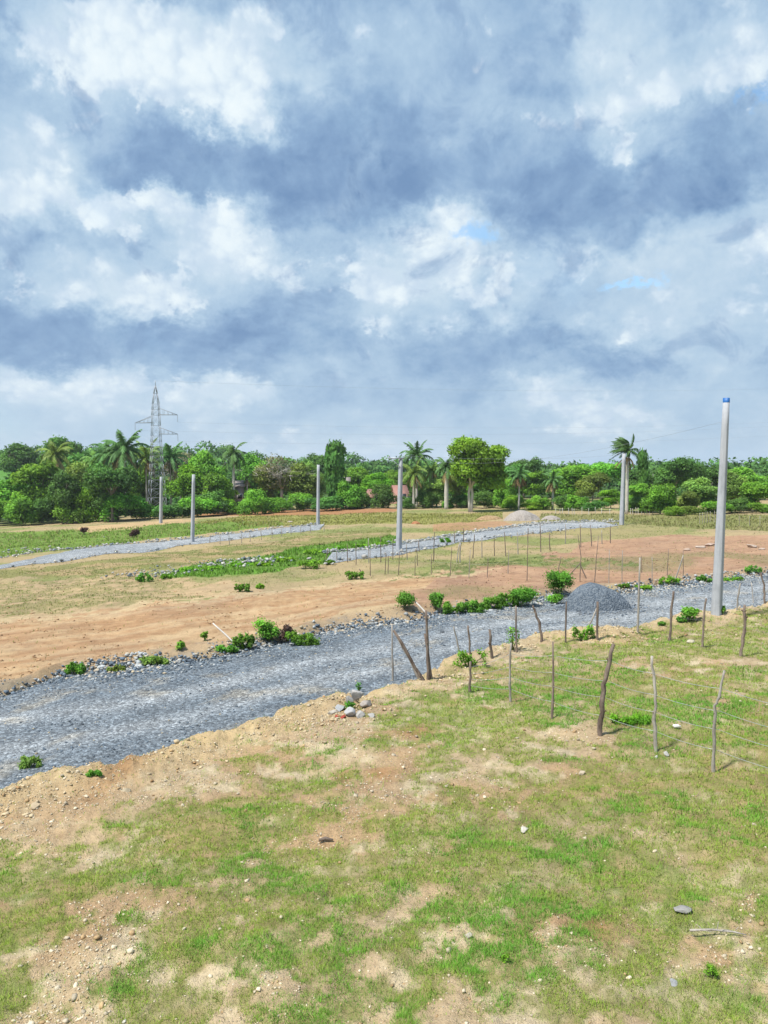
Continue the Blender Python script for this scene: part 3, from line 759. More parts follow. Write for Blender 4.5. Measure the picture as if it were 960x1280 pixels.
for i, (u, v, px, lab, c, fl, dz) in enumerate([
    (427, 887, 18, 'bluish grey rock at the left end of the heap', (.42, .44, .46), .6, 0),
    (446, 876, 22, 'biggest pale grey rock on top of the heap', (.50, .48, .46), .8, .06),
    (457, 884, 17, 'pinkish grey rock on the right shoulder of the heap', (.46, .41, .37), .7, .05),
    (436, 894, 17, 'angular pale rock at the front of the heap', (.52, .52, .53), .75, .02),
    (450, 896, 19, 'blocky light grey rock at the front right of the heap', (.5, .48, .45), .65, 0),
    (464, 896, 13, 'low flat grey rock at the right end of the heap', (.45, .44, .42), .45, 0),
    (415, 892, 15, 'flat pale rock at the far left front of the heap', (.52, .48, .42), .45, 0),
    (437, 880, 14, 'dusky rock at the back of the heap', (.36, .35, .33), .8, .04)]):
    rock(u, v, px * 1.2, lab, 40 + i, tuple(q * 1.0 for q in c), fl, GR, dz)
o1 = rock(421, 896, 8, 'smaller left one of two red brick fragments in front of the rock heap', 60, (.40, .07, .05), .6, 'red brick fragments'); o1.name = 'brick_fragment'; o1['category'] = 'brick'
o1 = rock(429, 897, 11, 'larger right one of two red brick fragments in front of the rock heap', 61, (.40, .07, .05), .6, 'red brick fragments'); o1.name = 'brick_fragment'; o1['category'] = 'brick'
for u, v, px, lab, c in ((860, 688, 14, 'leftmost low pinkish slab of the rubble on the red field', (.5, .38, .3)), (875, 685, 20, 'middle pinkish white slab of the rubble on the red field', (.6, .5, .42)), (888, 682, 22, 'raised right hand slab of the long rubble row on the red field', (.55, .42, .34)), (899, 686, 14, 'small slab right of the long rubble row on the red field', (.5, .36, .28)), (940, 684, 20, 'isolated pinkish white chunk right of the concrete pole on the red field', (.6, .5, .42)), (952, 687, 12, 'thin pale chunk at the right edge of the red field', (.55, .45, .38))):
    rock(u, v, px, lab, int(u), c, .35, 'pinkish rubble slabs on the red field')

# ------------------------------------------------------------------ heaps
def heap(name, u, v, wpx, hpx, mat, label, cat, seed, skew=0.0, depth=.8):
    p = at(u, v); d = p[1]; w = wpx * d / F / 2; h = hpx * d / F
    g = np.linspace(-1.25, 1.25, 110); GX, GY = np.meshgrid(g, g)
    rr_ = np.hypot(GX + skew * (1 - np.hypot(GX, GY)), GY) * (1 + .34 * (fbm(GX * 1.9 + seed, GY * 1.9, seed, 4) - .5))
    hh = h * np.clip(1.05 * (1 - rr_ ** 1.25), 0, None); hh = h * 1.0 * (1 - np.exp(-1.6 * hh / h)) / .82
    hh = hh + (fbm(GX * 6, GY * 6, seed + 3, 3) - .5) * h * .07 * (hh > .01)
    cx, cy = p[0], p[1] + w * depth * .75
    X = cx + GX * w; Y = cy + GY * w * depth
    Zh = height(X, Y) + hh - .03 - (hh < .004) * .12
    n_ = len(g); I_ = np.arange(n_ * n_).reshape(n_, n_)
    q_ = np.stack([I_[:-1, :-1], I_[:-1, 1:], I_[1:, 1:], I_[1:, :-1]], -1).reshape(-1, 4)
    loc = np.array([cx, cy, float(height(cx, cy))])
    me_ = mesh(name, np.stack([X, Y, Zh], -1).reshape(-1, 3) - loc, q_, mat, None, True)
    return tag(obj(name, me_, None, loc), label, cat)
heap('gravel_heap', 751, 765, 84, 36, mat_pile('heap_gravel', (.075, .10, .13), (.19, .22, .25), 22), 'blue grey heap of fine gravel dumped on the near road', 'gravel heap', 71, .22)
hp = at(751, 765); a_ = rng.uniform(0, 6.283, 900); d2 = 1.0 + np.abs(rng.normal(0, .28, 900)); hw = 42 * hp[1] / F
x = hp[0] + np.cos(a_) * d2 * hw; y = hp[1] + hw * .6 + np.sin(a_) * d2 * hw * .85; size = .03 + .09 * rng.random(900) ** 2.5
V_, F_, C_ = stones(np.stack([x, y, height(x, y) + .05 + size * .2], 1), size, np.array((.13, .155, .185)) * rng.uniform(.6, 1.7, (900, 1)))
tag(obj('spilled_gravel', mesh('spilled_gravel', V_, F_, M['stone'], C_)), 'stones rolled out around the foot of the gravel heap', 'gravel', kind='stuff')
heap('sand_heap', 655, 651, 46, 14, mat_pile('heap_sand', (.27, .24, .22), (.36, .33, .30), 9), 'larger purple grey sand heap far off beside the middle gravel road', 'sand heap', 72, .1)
heap('sand_heap', 690, 650, 26, 6, mat_pile('heap_sand2', (.27, .24, .22), (.36, .33, .30), 9), 'low grey sand heap on the right of the larger far sand heap', 'sand heap', 73)
heap('earth_mound', 612, 650, 34, 5, mat_pile('heap_earth', (.22, .15, .08), (.36, .25, .14), 4), 'low brown mound of earth left of the far sand heaps', 'mound', 74)
heap('earth_mound', 520, 655, 12, 4, mat_pile('heap_earth2', (.30, .12, .06), (.40, .2, .1), 4), 'tiny red earth mound right of the concrete pole with crossarm', 'mound', 75)

# ------------------------------------------------------------------ fences
def pt(u, v, y):     # point at depth y seen through pixel
    r_ = ray(u, v); return EYE + r_ * (y / r_[1])

def post_mesh(name, pts, rad, mat, sides=7, knots=0, seed=0):
    r = np.random.default_rng(seed)
    pts = np.asarray(pts, float); seg = [pts[0] - np.array([0, 0, .12])]
    for a, b in zip(pts[:-1], pts[1:]):
        for t in (.0, .25, .5, .75): seg.append(a + (b - a) * t)
    seg.append(pts[-1]); seg = np.array(seg); n = len(seg)
    seg[2:-1] += r.normal(0, rad * .28, (n - 3, 3)) * np.array([1, 1, 0])
    rd = np.linspace(1.12, .78, n) * rad * r.uniform(.85, 1.15, n)
    mb = MB(); tube(mb, seg, rd, sides, r.uniform(.8, 1.15) * np.ones(3))
    for k in range(knots):
        i = r.integers(3, n - 1); a = r.uniform(0, 6.28); dv = np.array([math.cos(a), math.sin(a), .7])
        tube(mb, [seg[i], seg[i] + dv * rad * 1.35], [rad * .5, rad * .35], 5, (.6, .55, .5))
    return mb.build(name, mat)

def fence(label, group, posts, name='wire_fence', cat='fence', wires=None, far_off=None, mat=None, sides=6):
    """posts: (ub, vb, ut, vt, diameter_px, [mid points (u, v)], material key)"""
    root = None; tops = []
    for i, P in enumerate(posts):
        ub, vb, ut, vt, dpx = P[:5]; mids = P[5] if len(P) > 5 and P[5] else []; mk_ = P[6] if len(P) > 6 else (mat or 'post')
        b = at(ub, vb); dep = b[1]
        pts = [b] + [pt(u, v, dep) for u, v in mids] + [pt(ut, vt, dep)]
        if root is None:
            root = thing(name, b, label, cat, group); org = b.copy()
        rad = max(dpx * .66 * dep / F / 2, .011)
        o = obj('post', post_mesh('post', np.array(pts) - org, rad, M[mk_], sides, 3 if dpx > 5.5 else 0, int(ub * 7 + vb)), root)
        tops.append((b, pts[-1]))
    wr = .0036 if wires and len(wires) > 2 else .0018
    if wires:
        for f_ in wires:
            mb = MB()
            for (b0, t0), (b1, t1) in zip(tops[:-1], tops[1:]):
                a_ = b0 + (t0 - b0) * (f_ if wr > .003 else min(1, .75 / max(t0[2] - b0[2], .1))) - org; c_ = b1 + (t1 - b1) * (f_ if wr > .003 else min(1, .75 / max(t1[2] - b1[2], .1))) - org
                tt = np.linspace(0, 1, 7)[:, None]; ln = a_ + (c_ - a_) * tt; ln[:, 2] -= .035 * 4 * (tt * (1 - tt))[:, 0]
                tube(mb, ln, wr, 4)
            obj('wire', mb.build('wire', M['wire']), root)
    return root, org

def stick(parent, org, ub, vb, ut, vt, dpx, mk_, dy=0.0, name='brace', dep=None):
    b = at(ub, vb); dep = b[1] + dy
    me_ = post_mesh(name, np.array([b, pt(ut, vt, dep)]) - org, max(dpx * .7 * b[1] / F / 2, .011), M[mk_], 6, 0, int(ub * 5 + vt))
    return obj(name, me_, parent)

fence('foreground wire fence of crooked posts descending to the right across the turf', None, [
    (587, 865, 588, 827, 5, [], 'post'), (638, 877, 639, 804, 4.5, [(637, 850)], 'postgrey'), (690, 898, 691, 802, 5, [], 'post'),
    (750, 920, 767, 805, 10, [(752, 880), (756, 848)], 'post'), (820, 940, 815, 820, 6.5, [(818, 900), (819.5, 866)], 'postgrey'),
    (892, 965, 905.5, 838, 6.5, [(892.5, 925), (893.5, 882), (899, 870)], 'postgrey'), (1010, 1003, 1014, 865, 7, [], 'post')], wires=(.22, .42, .60, .82))
rf, og = fence('roadside fence of thin crooked sticks along the near bank left of the gravel heap', None, [
    (491, 853, 490, 781, 4, [], 'postgrey'), (535, 849, 532.5, 763, 6, [(534, 805)], 'post'), (575, 822, 567, 783, 3, [(571, 800)], 'postgrey'), (588, 830, 585, 782, 4, [(587, 806)], 'post'),
    (615, 823, 612, 787, 6, [], 'post'), (646, 815, 645, 757, 3.6, [], 'post'), (677, 802, 666, 757, 5, [(675, 782), (670, 768)], 'post'), (707, 804, 708, 752, 3.6, [], 'post'), (747, 800, 747, 752, 5, [], 'post'),
    (797, 791, 800, 697, 4, [], 'postgrey')], wires=(.8,))
stick(rf, og, 529, 850, 492, 788, 6, 'post'); stick(rf, og, 524, 849, 497, 797, 5, 'postgrey'); stick(rf, og, 539, 848, 531, 792, 5, 'post')
stick(rf, og, 733, 790, 746, 760, 3, 'postgrey')
fence('fence of crooked sticks curving over the bank around the tall concrete pole', None, [
    (837, 801, 842, 739, 5, [(839, 770)], 'post'), (878, 809, 883, 748, 4.5, [(879, 775)], 'post'), (926, 820, 931, 756, 7, [(930, 790)], 'post'), (1010, 838, 1012, 770, 6, [], 'post')], wires=(.5, .8))
rf, og = fence('short run of thin sticks beside the road right of the tall concrete pole', None, [
    (921, 763, 925.5, 729, 3.5, [(922.5, 745)], 'postgrey'), (942, 755, 939, 728, 2.5, [], 'postgrey'), (956, 754, 951, 716, 4, [(955, 732)], 'post'), (990, 752, 989, 712, 4, [], 'post')], wires=(.8,))

row1 = [(407, 702, 410, 685), (421, 702, 421, 683), (434.5, 703, 434, 680), (445, 706, 445, 678), (461, 704, 460.5, 673), (476, 703, 476, 670), (491, 700, 491, 673), (509, 700, 508, 680), (542, 702, 543, 665), (591, 698, 593, 668), (602.5, 697, 602, 672), (618, 695, 617.5, 672), (632, 695, 630.5, 665), (647.5, 693, 646.7, 665), (676, 690, 675, 654), (687.5, 688, 686.7, 666), (706.7, 680, 706.7, 655), (726, 684, 725, 655), (739.5, 683, 738, 656), (752.5, 680, 752, 663), (763, 679, 763, 657.5)]
fence('long stake fence along the near side of the middle gravel road', None, [(*p, 1.8, None, 'postgrey' if i % 3 == 1 else 'post') for i, p in enumerate(row1)], wires=(.75,), sides=5)
fence('few dark stakes along the gravel of the middle road behind the crossarm pole', None, [(*p, 1.8, None, 'post') for p in [(524, 690, 523, 676), (568, 679, 567.5, 662), (579.5, 678, 579.5, 660), (659.7, 678, 660, 660)]], wires=(.8,), sides=5)
row2 = [(463, 720, 462.5, 687), (481, 718, 482.5, 692), (485, 717, 485.5, 695), (498, 719, 499.5, 690), (518.7, 720, 519, 695), (522, 707, 521, 685), (539, 718, 539, 693), (562.5, 720, 564.7, 684), (586, 722, 588, 687), (609, 722, 610, 697), (635, 717, 636, 688), (658.7, 726, 660, 675), (698, 712, 701, 696), (725, 727, 722.5, 668), (743, 728, 748, 670), (761, 729, 761.7, 687), (777.5, 728, 778, 688), (802, 716, 801.7, 695), (815, 731, 815, 696), (834, 719, 835.6, 686), (854, 720, 854, 688)]
rf, og = fence('long stake fence crossing the red field nearest the road', None, [(*p, 1.55, [(726, 695)] if p[0] == 725 else None, 'postgrey' if i in (10, 15, 16, 18, 8) else 'post') for i, p in enumerate(row2)], wires=(.8,), sides=5)
stick(rf, og, 713, 718, 725, 704, 2, 'post'); stick(rf, og, 733, 723, 725, 705, 2, 'post'); stick(rf, og, 844, 725, 854, 694, 2.4, 'postgrey'); stick(rf, og, 454, 720, 449, 711, 2, 'post'); stick(rf, og, 575, 703, 575, 678, 2.4, 'postgrey', name='post'); stick(rf, og, 571, 703, 574, 680, 2.0, 'postgrey', name='post')
row3 = [(262, 679, 263, 668), (275, 680, 275, 668), (287, 681, 286, 668), (302, 679, 302, 666), (313, 677, 312, 665), (327, 675, 326, 662), (340, 673, 340, 661), (352, 671, 352, 659), (364, 669, 363, 657), (376, 667, 376, 656), (388, 666, 388, 655), (405, 664, 405, 653)]
fence('faint low stake fence along the far left gravel road', None, [(*p, 1.3, None, 'postgrey') for p in row3], wires=(.8,), sides=4)
M['whitepost'] = mat_bark('bleached_wood', (.42, .40, .36), (.66, .64, .6), 5, .01)
row4 = [(u, 643, u + random.uniform(-.6, .6), 635 - random.uniform(-1, 1.5)) for u in (694.7, 700, 703, 711, 715.5, 718, 727.6, 736, 744, 752, 762, 788, 791, 795, 798, 802, 805.6, 809, 812, 816)]
fence('far row of bleached white stakes in front of the trees behind the red field', None, [(*p, 1.1, None, 'whitepost') for p in row4], wires=(.8,), sides=4)
fence('far cluster of grey stakes left of the tall concrete pole by the right hand trees', None, [(u, 655 - i * .4, u + .3, 641 - i * .5, 1.1, None, 'postgrey') for i, u in enumerate((874.5, 878, 881, 884, 887.5, 893))], wires=(.8,), sides=4)
fence('far thin stakes at the right edge before the trees', None, [(u, 657, u, 645, 1.2, None, 'postgrey') for u in (924, 937, 950, 966)], wires=(.8,), sides=4)

def lone(name, ub, vb, ut, vt, dpx, mk_, label, cat, dy=.3):
    b = at(ub, vb); o = obj(name, post_mesh(name, np.array([b, pt(ut, vt, b[1] + dy)]) - b, dpx * b[1] / F / 2, M[mk_], 6, 0, int(ub)), None, b)
    return tag(o, label, cat)
M['whitestick'] = mat_plain('white_stick', (.62, .58, .53), .6, .3, 0, .15)
lone('white_stick', 296, 806, 266, 779, 2.4, 'whitestick', 'thin white stick leaning left on the orange bank beside weeds', 'stick')
lone('white_stick', 538, 772, 519, 752, 2.6, 'whitestick', 'white stick leaning against the rubble between two bushes by the road', 'stick')

# ------------------------------------------------------------------ utility poles
def pole(u, v, vt, ut, wb, wt, label, cap=False, arm=False, y=None):
    b = at(u, v, y) if y else at(u, v)
    dep = b[1]; zt = zof(vt, dep); topx = pt(ut, vt, dep)[0]
    H = zt - b[2]; t = thing('utility_pole', b, label, 'pole', 'concrete utility poles')
    r0, r1 = wb * .86 * dep / F / 2, wt * .86 * dep / F / 2
    mb = MB(); n = 8
    pts = np.array([[0, 0, -.4]] + [[(topx - b[0]) * i / n, 0, H * i / n] for i in range(n + 1)])
    rd = np.array([r0] + [r0 + (r1 - r0) * i / n for i in range(n + 1)]) * 1.2
    # chamfered square section
    V = []; th = np.array([-.30, .30]) ; ang = np.concatenate([np.pi / 4 * 0 + k * np.pi / 2 + np.array([.785 - .13, .785 + .13]) for k in range(4)]) + .84
    for p_, r_ in zip(pts, rd): V.append(p_ + r_ * np.stack([np.cos(ang), np.sin(ang), 0 * ang], 1))
    V = np.concatenate(V); Q = []
    for i in range(len(pts) - 1):
        for k in range(8): Q.append((i * 8 + k, i * 8 + (k + 1) % 8, (i + 1) * 8 + (k + 1) % 8, (i + 1) * 8 + k))
    m_ = len(pts) - 1
    mb.add(V, np.array(Q), np.array([[m_ * 8 + k for k in range(8)]]))
    obj('shaft', mb.build('shaft', M['concrete']), t)
    tx = topx - b[0]
    mb = MB()
    if cap:
        V = np.concatenate([np.array([tx, 0, z_]) + rd[-1] * 1.05 * np.stack([np.cos(ang), np.sin(ang), 0 * ang], 1) for z_ in (H - .135, H + .012)])
        mb.add(V, np.array([(k, (k + 1) % 8, 8 + (k + 1) % 8, 8 + k) for k in range(8)]), np.array([[8 + k for k in range(8)]]))
        obj('painted_cap', mb.build('painted_cap', M['blue']), t)['label'] = 'bright blue painted pole top'
    if arm:
        mb = MB(); box(mb, (tx - .35, -.16, H - .05), (1.25, .09, .09)); obj('crossarm', mb.build('crossarm', M['steel']), t)
        mb = MB(); tube(mb, [(tx - .75, -.16, H - .08), (tx - .05, -.16, H - .75)], .03, 5); obj('arm_brace', mb.build('arm_brace', M['steel']), t)
        for dx in (-.9, -.1, .3):
            mb = MB(); tube(mb, [(tx + dx, -.16, H - .01), (tx + dx, -.16, H + .05), (tx + dx, -.16, H + .10), (tx + dx, -.16, H + .16)], [.03, .06, .035, .05], 8); obj('insulator', mb.build('insulator', M['steel']), t)
    return np.array([topx, dep, zt])
P1 = pole(895.5, 768, 498, 908, 13.5, 8, 'tall near concrete pole with bright blue painted top on the right', cap=True)
P2 = pole(498.5, 688, 572, 501, 7.5, 4.8, 'concrete pole with steel crossarm by the middle gravel road', arm=True)
P3 = pole(240.5, 678, 593, 242, 5, 3.8, 'plain concrete pole beside the far left road, second from the left')
P4 = pole(397.5, 656, 581, 398, 4.4, 3.4, 'plain concrete pole at the far road left of centre, before the olive trees')
P5 = pole(201, 654, 596, 201.5, 4.2, 3.2, 'leftmost concrete pole standing in front of the lattice tower')
P6 = pole(777, 656, 567, 780, 6, 4.2, 'concrete pole with the windblown palm right behind it')

def span(name, a, b, sag, rad, label, mat='steel', n=40):
    a = np.asarray(a, float); b = np.asarray(b, float)
    t = np.linspace(0, 1, n)[:, None]; ln = a + (b - a) * t; ln[:, 2] -= sag * 4 * (t * (1 - t))[:, 0]
    mb = MB(); tube(mb, ln - a, rad, 4)
    return tag(obj(name, mb.build(name, M[mat]), None, a), label, 'cable')
q1 = pt(904, 527, P1[1]); span('service_wire', q1, P2 + np.array([.3, -.16, .1]), .9, .0035, 'thin sagging wire strung from the blue topped pole to the crossarm pole')
span('service_wire', P2 + np.array([.3, -.16, .12]), P6 + np.array([0, 0, -.1]), 0.35, .007, 'thin wire strung from the crossarm pole to the palm side pole')

# ------------------------------------------------------------------ foliage
NRM, KEEP = {}, []
def leafquads(P, N, size, r, elong=1.7, rand=.9):
    """one rhombic leaf clump per point"""
    n = len(P)
    nn = N + r.normal(size=(n, 3)) * rand; nn /= np.linalg.norm(nn, axis=1)[:, None] + 1e-9
    t = np.cross(nn, r.normal(size=(n, 3))); t /= np.linalg.norm(t, axis=1)[:, None] + 1e-9
    b = np.cross(nn, t); s = (np.asarray(size) * r.uniform(.6, 1.3, n))[:, None] / 2
    V = np.stack([P - t * s * elong ** .5, P + b * s / elong ** .5 + nn * s * .15, P + t * s * elong ** .5, P - b * s / elong ** .5 + nn * s * .15], 1).reshape(-1, 3)
    return V, np.arange(4 * n).reshape(-1, 4)

def lobes_crown(r, lobes, n, size, spread=.16, inner=.25, jit=.07):
    """lobes: (x, y, z, rx, rz); leaves near the lobes' skins, some deeper in"""
    lobes = np.asarray(lobes, float)
    w = (lobes[:, 3] ** 2); k = r.choice(len(lobes), n, p=w / w.sum())
    d = r.normal(size=(n, 3)); d /= np.linalg.norm(d, axis=1)[:, None]
    d[:, 2] = np.where(d[:, 2] < -.35, -d[:, 2], d[:, 2])
    rad = 1 - np.abs(r.normal(0, spread, n)); deep = r.random(n) < inner; rad = np.where(deep, r.uniform(.3, .95, n), rad)
    # bumpy skin: small clusters
    bx = vnoise(d[:, 0] * 4 + k * 3.1, d[:, 1] * 4 + d[:, 2] * 5 + k * 1.7, 77)
    rad = rad * (.66 + .62 * bx)
    L_ = lobes[k]
    P = L_[:, :3] + d * rad[:, None] * np.stack([L_[:, 3], L_[:, 3], L_[:, 4]], 1)
    P = P + r.normal(size=(n, 3)) * np.clip(np.abs(r.normal(size=(n, 1))), 0, .9) * jit * L_[:, 3:4] * 1.6
    # cull leaves buried inside other lobes
    keep = np.ones(n, bool)
    for j in range(len(lobes)):
        q = (P - lobes[j, :3]) / np.array([lobes[j, 3], lobes[j, 3], lobes[j, 4]])
        keep &= ~((np.linalg.norm(q, axis=1) < .55) & (k != j))
    holes = vnoise(P[:, 0] * 7 + P[:, 2] * 3, P[:, 1] * 7 + P[:, 2] * 6, 91) < .16
    keep &= ~(holes & (r.random(n) < .8))
    P, d, kk = P[keep], d[keep], k[keep]
    V, Fq = leafquads(P, d + np.array([0, 0, .35]), np.full(len(P), size), r)
    lc = r.uniform(.72, 1.28, len(lobes))[kk] * r.uniform(.65, 1.35, len(P))
    yel = r.uniform(0, 1, len(P)) * .35 + r.uniform(-.15, .15, len(lobes))[kk]
    C = np.stack([lc * (1 + yel * .55), lc * (1 + yel * .15), lc * (1 - yel * .3)], 1)
    out_n = d + (P - lobes[:, :3].mean(0)) / (np.ptp(lobes[:, :3], axis=0) + lobes[:, 3:].max(0)[[0, 0, 1]]) * .9 + np.array([0, 0, .25]); out_n /= np.linalg.norm(out_n, axis=1)[:, None]
    NRM[id(V)] = np.repeat(out_n, 4, axis=0); KEEP.append(V)
    return V, Fq, np.repeat(np.clip(C, 0.2, 2.2), 4, axis=0)

def round_lobes(r, n, w=.5, h=1.0, z0=0.0, top=.5):
    Ls = []
    for i in range(n):
        a = r.uniform(0, 6.283); t = r.random() ** .6
        z = r.random(); prof = np.sqrt(max(0, 1 - (abs(z - .45) / .6) ** 2)) * (.75 + .25 * z)
        rr_ = t * w * prof * .72
        Ls.append((rr_ * math.cos(a), rr_ * math.sin(a), z0 + h * (.14 + .7 * z), w * r.uniform(.30, .48), h * r.uniform(.13, .24)))
    return Ls

CROWN = {}
def crown_variant(kind, i):
    key = (kind, i)
    if key in CROWN: return CROWN[key]
    r = np.random.default_rng(hash(kind) % 1 + 1000 * i + {'round': 1, 'shrub': 2, 'column': 3, 'sparse': 4, 'umbrella': 5}[kind])
    if kind == 'round': V, Fq, C = lobes_crown(r, round_lobes(r, 17), 13000, .040)
    elif kind == 'shrub':
        Ls = [(r.uniform(-.32, .32), r.uniform(-.3, .3), r.uniform(.12, .66), r.uniform(.17, .28), r.uniform(.2, .34)) for _ in range(13)]
        V, Fq, C = lobes_crown(r, Ls, 8000, .050)
    elif kind == 'column':
        Ls = [(r.uniform(-.16, .16), r.uniform(-.16, .16), z, r.uniform(.24, .40), r.uniform(.09, .14)) for z in np.linspace(.08, .92, 14)]
        V, Fq, C = lobes_crown(r, Ls, 9000, .085)
    elif kind == 'sparse':
        V, Fq, C = lobes_crown(r, round_lobes(r, 20), 6000, .036, .3, .4)
    elif kind == 'umbrella':
        Ls = [(.36 * math.cos(a) * t, .36 * math.sin(a) * t, .72 + r.uniform(-.12, .1), r.uniform(.16, .24), r.uniform(.12, .2)) for a, t in zip(r.uniform(0, 6.28, 13), r.random(13) ** .5)]
        V, Fq, C = lobes_crown(r, Ls, 9000, .040)
    CROWN[key] = (V, Fq, C); return CROWN[key]

MESHC = {}
def shared(key, fn):
    if key not in MESHC: MESHC[key] = fn()
    return MESHC[key]

def limb_mesh(r, bare=False):
    """trunk and limbs of a tree of unit height; limb tips at the crown"""
    mb = MB()
    f = r.uniform(.38, .5); sway = r.uniform(-.03, .03, 2)
    top = np.array([sway[0], sway[1], f])
    tube(mb, [(0, 0, -.03), (sway[0] * .3, 0, f * .3), (sway[0] * .8, sway[1], f * .7), top], [.030, .022, .019, .017], 7)
    for i in range(6 if not bare else 9):
        a = i * 6.283 / (6 if not bare else 9) + r.uniform(-.4, .4); l = r.uniform(.18, .30); up = r.uniform(.2, .42)
        m_ = top + np.array([math.cos(a) * l * .45, math.sin(a) * l * .45, up * .55]); e = top + np.array([math.cos(a) * l, math.sin(a) * l, up])
        tube(mb, [top - np.array([0, 0, .04]), m_, e], [.013, .009, .004], 5)
        for j in range(3 if not bare else 7):
            s_ = m_ + (e - m_) * r.uniform(0, .9); e2 = s_ + r.normal(size=3) * np.array([.09, .09, .05]) + np.array([0, 0, .06])
            tube(mb, [s_, (s_ + e2) / 2 + r.normal(size=3) * .012, e2], [.006, .004, .0018], 4)
            if bare:
                for jj in range(4):
                    e3 = e2 + r.normal(size=3) * .05 + np.array([0, 0, .02]); tube(mb, [(s_ + e2) / 2, e3], [.0026, .001], 3)
    return mb

TREES = []
def tree(u, d, vtop, wpx, kind, leaf, label, cb=.22, name='tree', cat='tree', group=None, bark='bark', var=None, vbase=None):
    b = at(u, 0, d) if vbase is None else at(u, vbase)
    d = b[1]
    H = zof(vtop, d) - b[2]; w = wpx * d / F
    t = thing(name, b, label, cat, group); i = len(TREES) if var is None else var
    V, Fq, C = crown_variant(kind, i % 5)
    me_ = shared((kind, i % 5, leaf), lambda: mesh('crown', V, Fq, LEAF[leaf], C, False, NRM[id(V)]))
    c = obj('crown', me_, t); c.scale = (w, w, H * (1 - cb)); c.location = (0, 0, H * cb); c.rotation_euler[2] = i * 2.4
    k = shared(('limbs', i % 4, bark), lambda: limb_mesh(np.random.default_rng(50 + i % 4)).build('trunk', M[bark]))
    q = obj('trunk', k, t); q.scale = (min(w * 1.15, H), min(w * 1.15, H), H); q.rotation_euler[2] = i * 1.1
    TREES.append(t); return t

def shrub(u, d, vtop, wpx, leaf, label, kind='shrub', group=None, vbase=None, name='shrub', cat='shrub'):
    b = at(u, 0, d) if vbase is None else at(u, vbase)
    d = b[1]; rv = np.random.default_rng(abs(int(u * 13 + 7))); H = max(zof(vtop, d) - b[2], .3) * rv.uniform(.72, 1.3); w = wpx * d / F * rv.uniform(.8, 1.25)
    t = thing(name, b, label, cat, group); i = len(TREES)
    V, Fq, C = crown_variant(kind, i % 5)
    c = obj('foliage', shared((kind, i % 5, leaf), lambda: mesh('foliage', V, Fq, LEAF[leaf], C, False, NRM[id(V)])), t)
    c.scale = (w, w, H * 1.06); c.location = (0, 0, -H * .03); c.rotation_euler[2] = i * 2.4
    TREES.append(t); return t

def bare_tree(u, d, vtop, wpx, label, seed):
    b = at(u, 0, d); H = zof(vtop, d) - b[2]; w = wpx * d / F
    t = thing('bare_tree', b, label, 'tree', None)
    q = obj('trunk', limb_mesh(np.random.default_rng(seed), True).build('trunk', M['palebark']), t); q.scale = (w * 1.6, w * 1.6, H * 1.1)
    r = np.random.default_rng(seed)
    V, Fq, C = crown_variant('sparse', seed % 5)
    sel = r.random(len(Fq)) < .35; idx = np.where(sel)[0]
    V2 = V.reshape(-1, 4, 3)[idx].reshape(-1, 3); C2 = C.reshape(-1, 4, 3)[idx].reshape(-1, 3)
    c = obj('crown', mesh('crown', V2, np.arange(len(V2)).reshape(-1, 4), LEAF['grey'], C2, False, NRM[id(V)].reshape(-1, 4, 3)[idx].reshape(-1, 3)), t); c.scale = (w, w, H * .75); c.location = (0, 0, H * .3)
    return t

def frond(mb, r, base, az, el, L, droop, wind=np.zeros(3), wid=.55, col=1.0, nleaf=26):
    d = np.array([math.cos(az) * math.cos(el), math.sin(az) * math.cos(el), math.sin(el)])
    p = np.array(base, float); pts = [p.copy()]; n = nleaf; v = d.copy()
    for i in range(n):
        v = v + np.array([0, 0, -droop / n]) * (0.4 + 1.6 * i / n) + wind / n; v /= np.linalg.norm(v)
        p = p + v * L / n; pts.append(p.copy())
    pts = np.array(pts)
    tube(mb, pts[::3], np.linspace(.05, .012, len(pts[::3])), 3, (1.3 * col, 1.2 * col, .9 * col))
    side = np.cross(d, [0, 0, 1]); side /= np.linalg.norm(side) + 1e-9
    t = np.linspace(0, 1, n + 1)
    ll = wid * L * .42 * np.sin(np.pi * np.clip(.12 + t * .86, 0, 1)) ** .7
    Vs, Fs, Cs = [], [], []
    for sgn in (-1, 1):
        tang = np.gradient(pts, axis=0); tang /= np.linalg.norm(tang, axis=1)[:, None]
        dirv = side[None] * sgn * .75 + tang * .55 + np.array([0, 0, -.45]) + wind[None] * .5 + r.normal(0, .12, (n + 1, 3))
        dirv /= np.linalg.norm(dirv, axis=1)[:, None]
        tip = pts + dirv * ll[:, None] + np.array([0, 0, -.22]) * ll[:, None]
        hw = L / n * .85
        a = pts - tang * hw; b = pts + tang * hw
        V = np.stack([a, b, tip], 1).reshape(-1, 3); Vs.append(V); Cs.append(np.repeat(col * r.uniform(.7, 1.3, (n + 1, 1)) * np.ones((1, 3)), 3, axis=0))
    V = np.concatenate(Vs); mb.add(V, np.arange(len(V)).reshape(-1, 3), col=np.concatenate(Cs))

